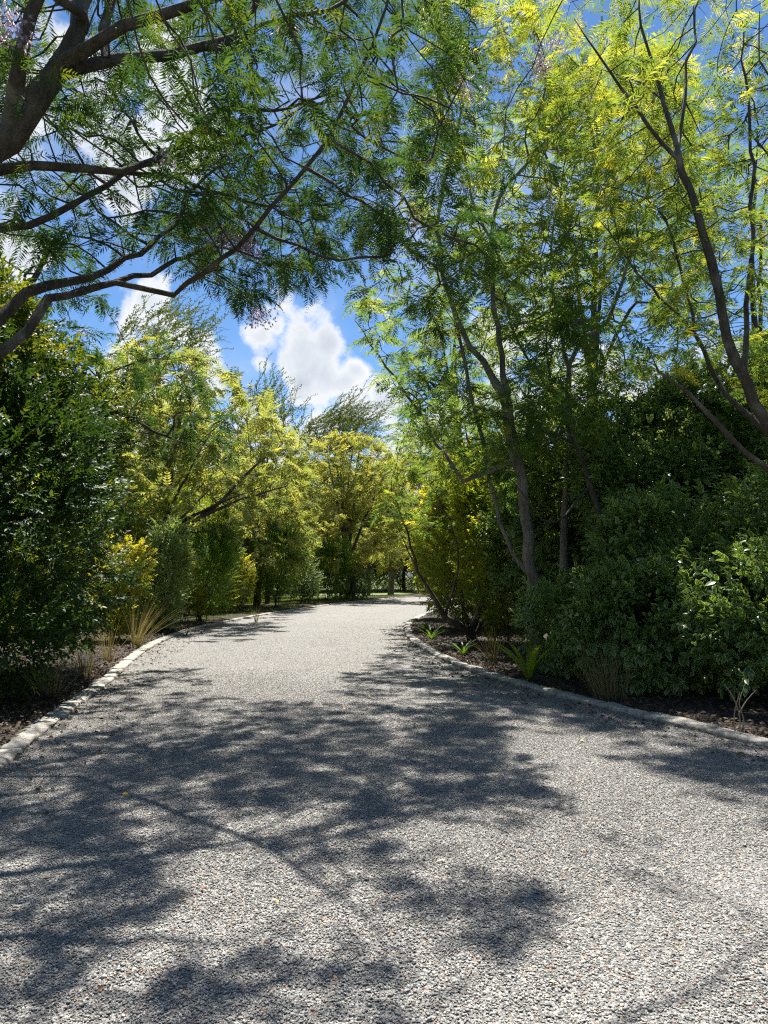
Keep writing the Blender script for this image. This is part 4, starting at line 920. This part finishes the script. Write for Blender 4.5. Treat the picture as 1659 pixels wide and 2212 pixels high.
def strap_plant(label, base, n, L, w, spread=.8, tint=.6, lean=(0, 0)):
    root = empty('strap_leaf_plant', (*base, .03), label, 'plant')
    for i in range(n):
        a = i * 2.4 + rng.normal(0, .3); out = np.array([math.cos(a), math.sin(a), 0]) * spread * rng.uniform(.5, 1.1) + np.array([*lean, 0]); l = L * rng.uniform(.7, 1.1); side = unit(np.cross(out, [0, 0, 1.0])); V, T = [], []; m = 9
        for j in range(m + 1):
            f = j / m; q = unit(np.array([0, 0, 1.0]) + out * .6) * l * f + (out * .5 - np.array([0, 0, .45])) * l * f * f * spread; ww = w * math.sin(min(1, .12 + f * .95) * math.pi) ** .6
            V += [q - side * ww, q + np.array([0, 0, -.25 * ww]), q + side * ww]; T += [tint + rng.normal(0, .1)] * 3
        F = [f_ for j in range(m) for f_ in ((3 * j, 3 * j + 1, 3 * j + 4, 3 * j + 3), (3 * j + 1, 3 * j + 2, 3 * j + 5, 3 * j + 4))]
        link_mesh('leaf', tri_mesh('leaf', V, F, 'strap_leaf', np.clip(T, 0, 1), np.zeros(len(V)), smooth=True), root)
strap_plant('bright green plant with broad strap leaves behind the right kerb', (2.16, 11.2), 8, 1.05, .05, .75, .9, (-.15, 0))
strap_plant('dark strap leaved plant below the forked stems', (1.55, 14.6), 11, .6, .02, .9, .2)
strap_plant('dark strap leaved plant at the turn of the right kerb', (1.15, 18.3), 13, .75, .022, 1.0, .15)
strap_plant('strap leaved plant farther along the right kerb bend', (1.2, 21.0), 12, .7, .022, 1.0, .25)
strap_plant('small strap leaved plant beside the far left kerb', gp(760, 1300), 12, .9, .03, 1.0, .4)
def dry_stick():
    root = empty('bare_sapling', (*on_ground(1597, 1592)[:2], .02), 'leafless pale stems standing in the dark gap behind the right kerb', 'plant')
    for q in ([(0, 0, -.05), (.02, .02, .18), (-.05, 0, .38), (-.14, -.02, .5)], [(.03, 0, -.05), (.06, .02, .16), (.02, .02, .30), (.10, .04, .5)], [(-.03, .02, -.05), (-.03, .02, .2), (.04, .03, .42)], [(0, 0, .2), (.09, 0, .34), (.2, .02, .44)]):
        tb = Tubes(); S = spline(q, .05); tb.add(S, np.linspace(.008, .003, len(S)), 6); link_mesh('stem', tb.mesh('stem', 'twig_wood'), root)
dry_stick()

def blades(name, pts, L, mat, w=.008):
    k = len(pts); V = np.array([(0, -1, 0), (0, 1, 0), (.6, .5, .0), (1, 0, .12)]); ang = rng.uniform(0, 6.28, k)
    D = np.stack([np.cos(ang) * .5, np.sin(ang) * .5, np.ones(k)], 1); S = np.stack([np.ones(k)] * 3, 1) * L * rng.uniform(.5, 1.2, (k, 1))
    T = T_pack(V * np.array([1, w / L, 1]), [(0, 1, 2), (0, 2, 3)]); Vv, F, TT, E = scatter(T, pts, frames(D, up=rng.normal(0, 1, (k, 3))), S, rng.uniform(0, 1, k))
    tag(link_mesh(name, tri_mesh(name, Vv, F, mat, TT, E)), kind='stuff')
def ground_cover():
    n = 60000; y = rng.uniform(17, 60, n); xl, xr = road_x(y); x = xl - .5 - rng.random(n) ** 1.3 * 11
    blades('grass', np.stack([x, y, np.full(n, -.02) + np.where(xl - x < 4.5, .05, -.07)], 1), .10, 'lawn_blade', .012)
    # leaf litter and bits of stone on the beds
    n = 34000; y = rng.uniform(3.5, 24, n); xl, xr = road_x(y); left = rng.random(n) < .5
    off = np.where(rng.random(n) < .06, -.02 - rng.random(n) ** 2 * .8, .14 + rng.random(n) ** 1.4 * 3.0); x = np.where(left, xl - off, xr + off); ang = rng.uniform(0, 6.28, n)
    LV, LF, LEd = leaf_blade(1, .26, .2, .3); D = np.stack([np.cos(ang), np.sin(ang), rng.normal(0, .25, n)], 1)
    P = np.stack([x, y, np.where(off < .1, .022, .085 + rng.uniform(-.03, .03, n))], 1)
    V, F, T, E = scatter((LV, LF, LEd, np.zeros(len(LV))), P, frames(D, roll=.5), rng.uniform(.025, .075, n), np.clip(rng.beta(1.5, 2.5, n), 0, 1))
    tag(link_mesh('leaf_litter', tri_mesh('leaf_litter', V, F, 'litter', T, E)), kind='stuff')
    # leaflets, pod scraps and petals blown on to the drive, drifted towards its edges
    n = 4200; y = 1.6 + rng.random(n) ** 1.3 * 24; xl, xr = road_x(y); u = rng.random(n); edge = rng.random(n) < .45
    u = np.where(edge, np.where(rng.random(n) < .5, rng.beta(1, 12, n), rng.beta(12, 1, n)), u); x = xl + .05 + (xr - xl - .1) * u; ang = rng.uniform(0, 6.28, n)
    D = np.stack([np.cos(ang), np.sin(ang), rng.normal(0, .15, n)], 1); P = np.stack([x, y, .018 * np.sin(u * math.pi) + .009 + rng.uniform(0, .004, n)], 1)
    V, F, T, E = scatter((LV, LF, LEd, np.zeros(len(LV))), P, frames(D, roll=.4), np.exp(rng.normal(math.log(.016), .35, n)), rng.uniform(0, 1, n))
    tag(link_mesh('fallen_leaflets', tri_mesh('fallen_leaflets', V, F, 'drive_litter', T, E)), kind='stuff')
    # low weeds on the left bed
    n = 500; y = rng.uniform(6, 15, n); xl, _ = road_x(y); x = xl - .4 - rng.random(n) * 1.8
    D = np.stack([rng.normal(0, .5, n), rng.normal(0, .5, n), np.ones(n)], 1); T = SPRIG['glossy'][0]
    V, F, TT, E = scatter(T, np.stack([x, y, np.full(n, .07)], 1), frames(D), rng.uniform(.05, .10, n), rng.uniform(.2, .6, n)); tag(link_mesh('weeds', tri_mesh('weeds', V, F, 'glossy_leaf', TT, E)), kind='stuff')
ground_cover()
def fallen_leaves():
    spots = [(278, 1713, 1, .05), (545, 1715, 1, .035), (12, 1740, 1, .04), (437, 1915, 0, .035), (597, 1948, 1, .025), (583, 1708, 0, .03), (728, 2110, 0, .028), (210, 2140, 0, .03), (405, 2140, 0, .025), (800, 1505, 1, .05), (690, 1475, 1, .06), (745, 1532, 0, .05),
             (1255, 1600, 1, .045), (1055, 1560, 1, .05), (1300, 1560, 1, .04), (1590, 1850, 0, .02), (1100, 1660, 1, .03), (855, 1450, 1, .06), (1600, 1640, 1, .04), (575, 2190, 0, .025), (640, 1990, 1, .02), (350, 2100, 0, .022)]
    for px, py, yl, L in spots:
        p = on_ground(px, py, .03); V, F, E = leaf_blade(L, L * .27, .35, -.25)
        o = link_mesh('fallen_leaf', tri_mesh('fallen_leaf', V, F, 'fallen_yellow' if yl else 'fallen_brown', rng.uniform(0, 1, len(V)), E)); o.location = p; o.rotation_euler = (rng.normal(0, .25), rng.normal(-.1, .2), rng.uniform(0, 6.28))
        tag(o, 'small yellow fallen leaf lying on the grey gravel' if yl else 'small brown curled fallen leaf lying on the grey gravel', 'fallen leaf', 'yellow leaves fallen on the drive' if yl else 'brown leaves fallen on the drive')
fallen_leaves()

print('FACES', sum(len(o.data.polygons) for o in bpy.data.objects if o.type=='MESH'), 'UNIQUE', sum(len(m.polygons) for m in bpy.data.meshes))
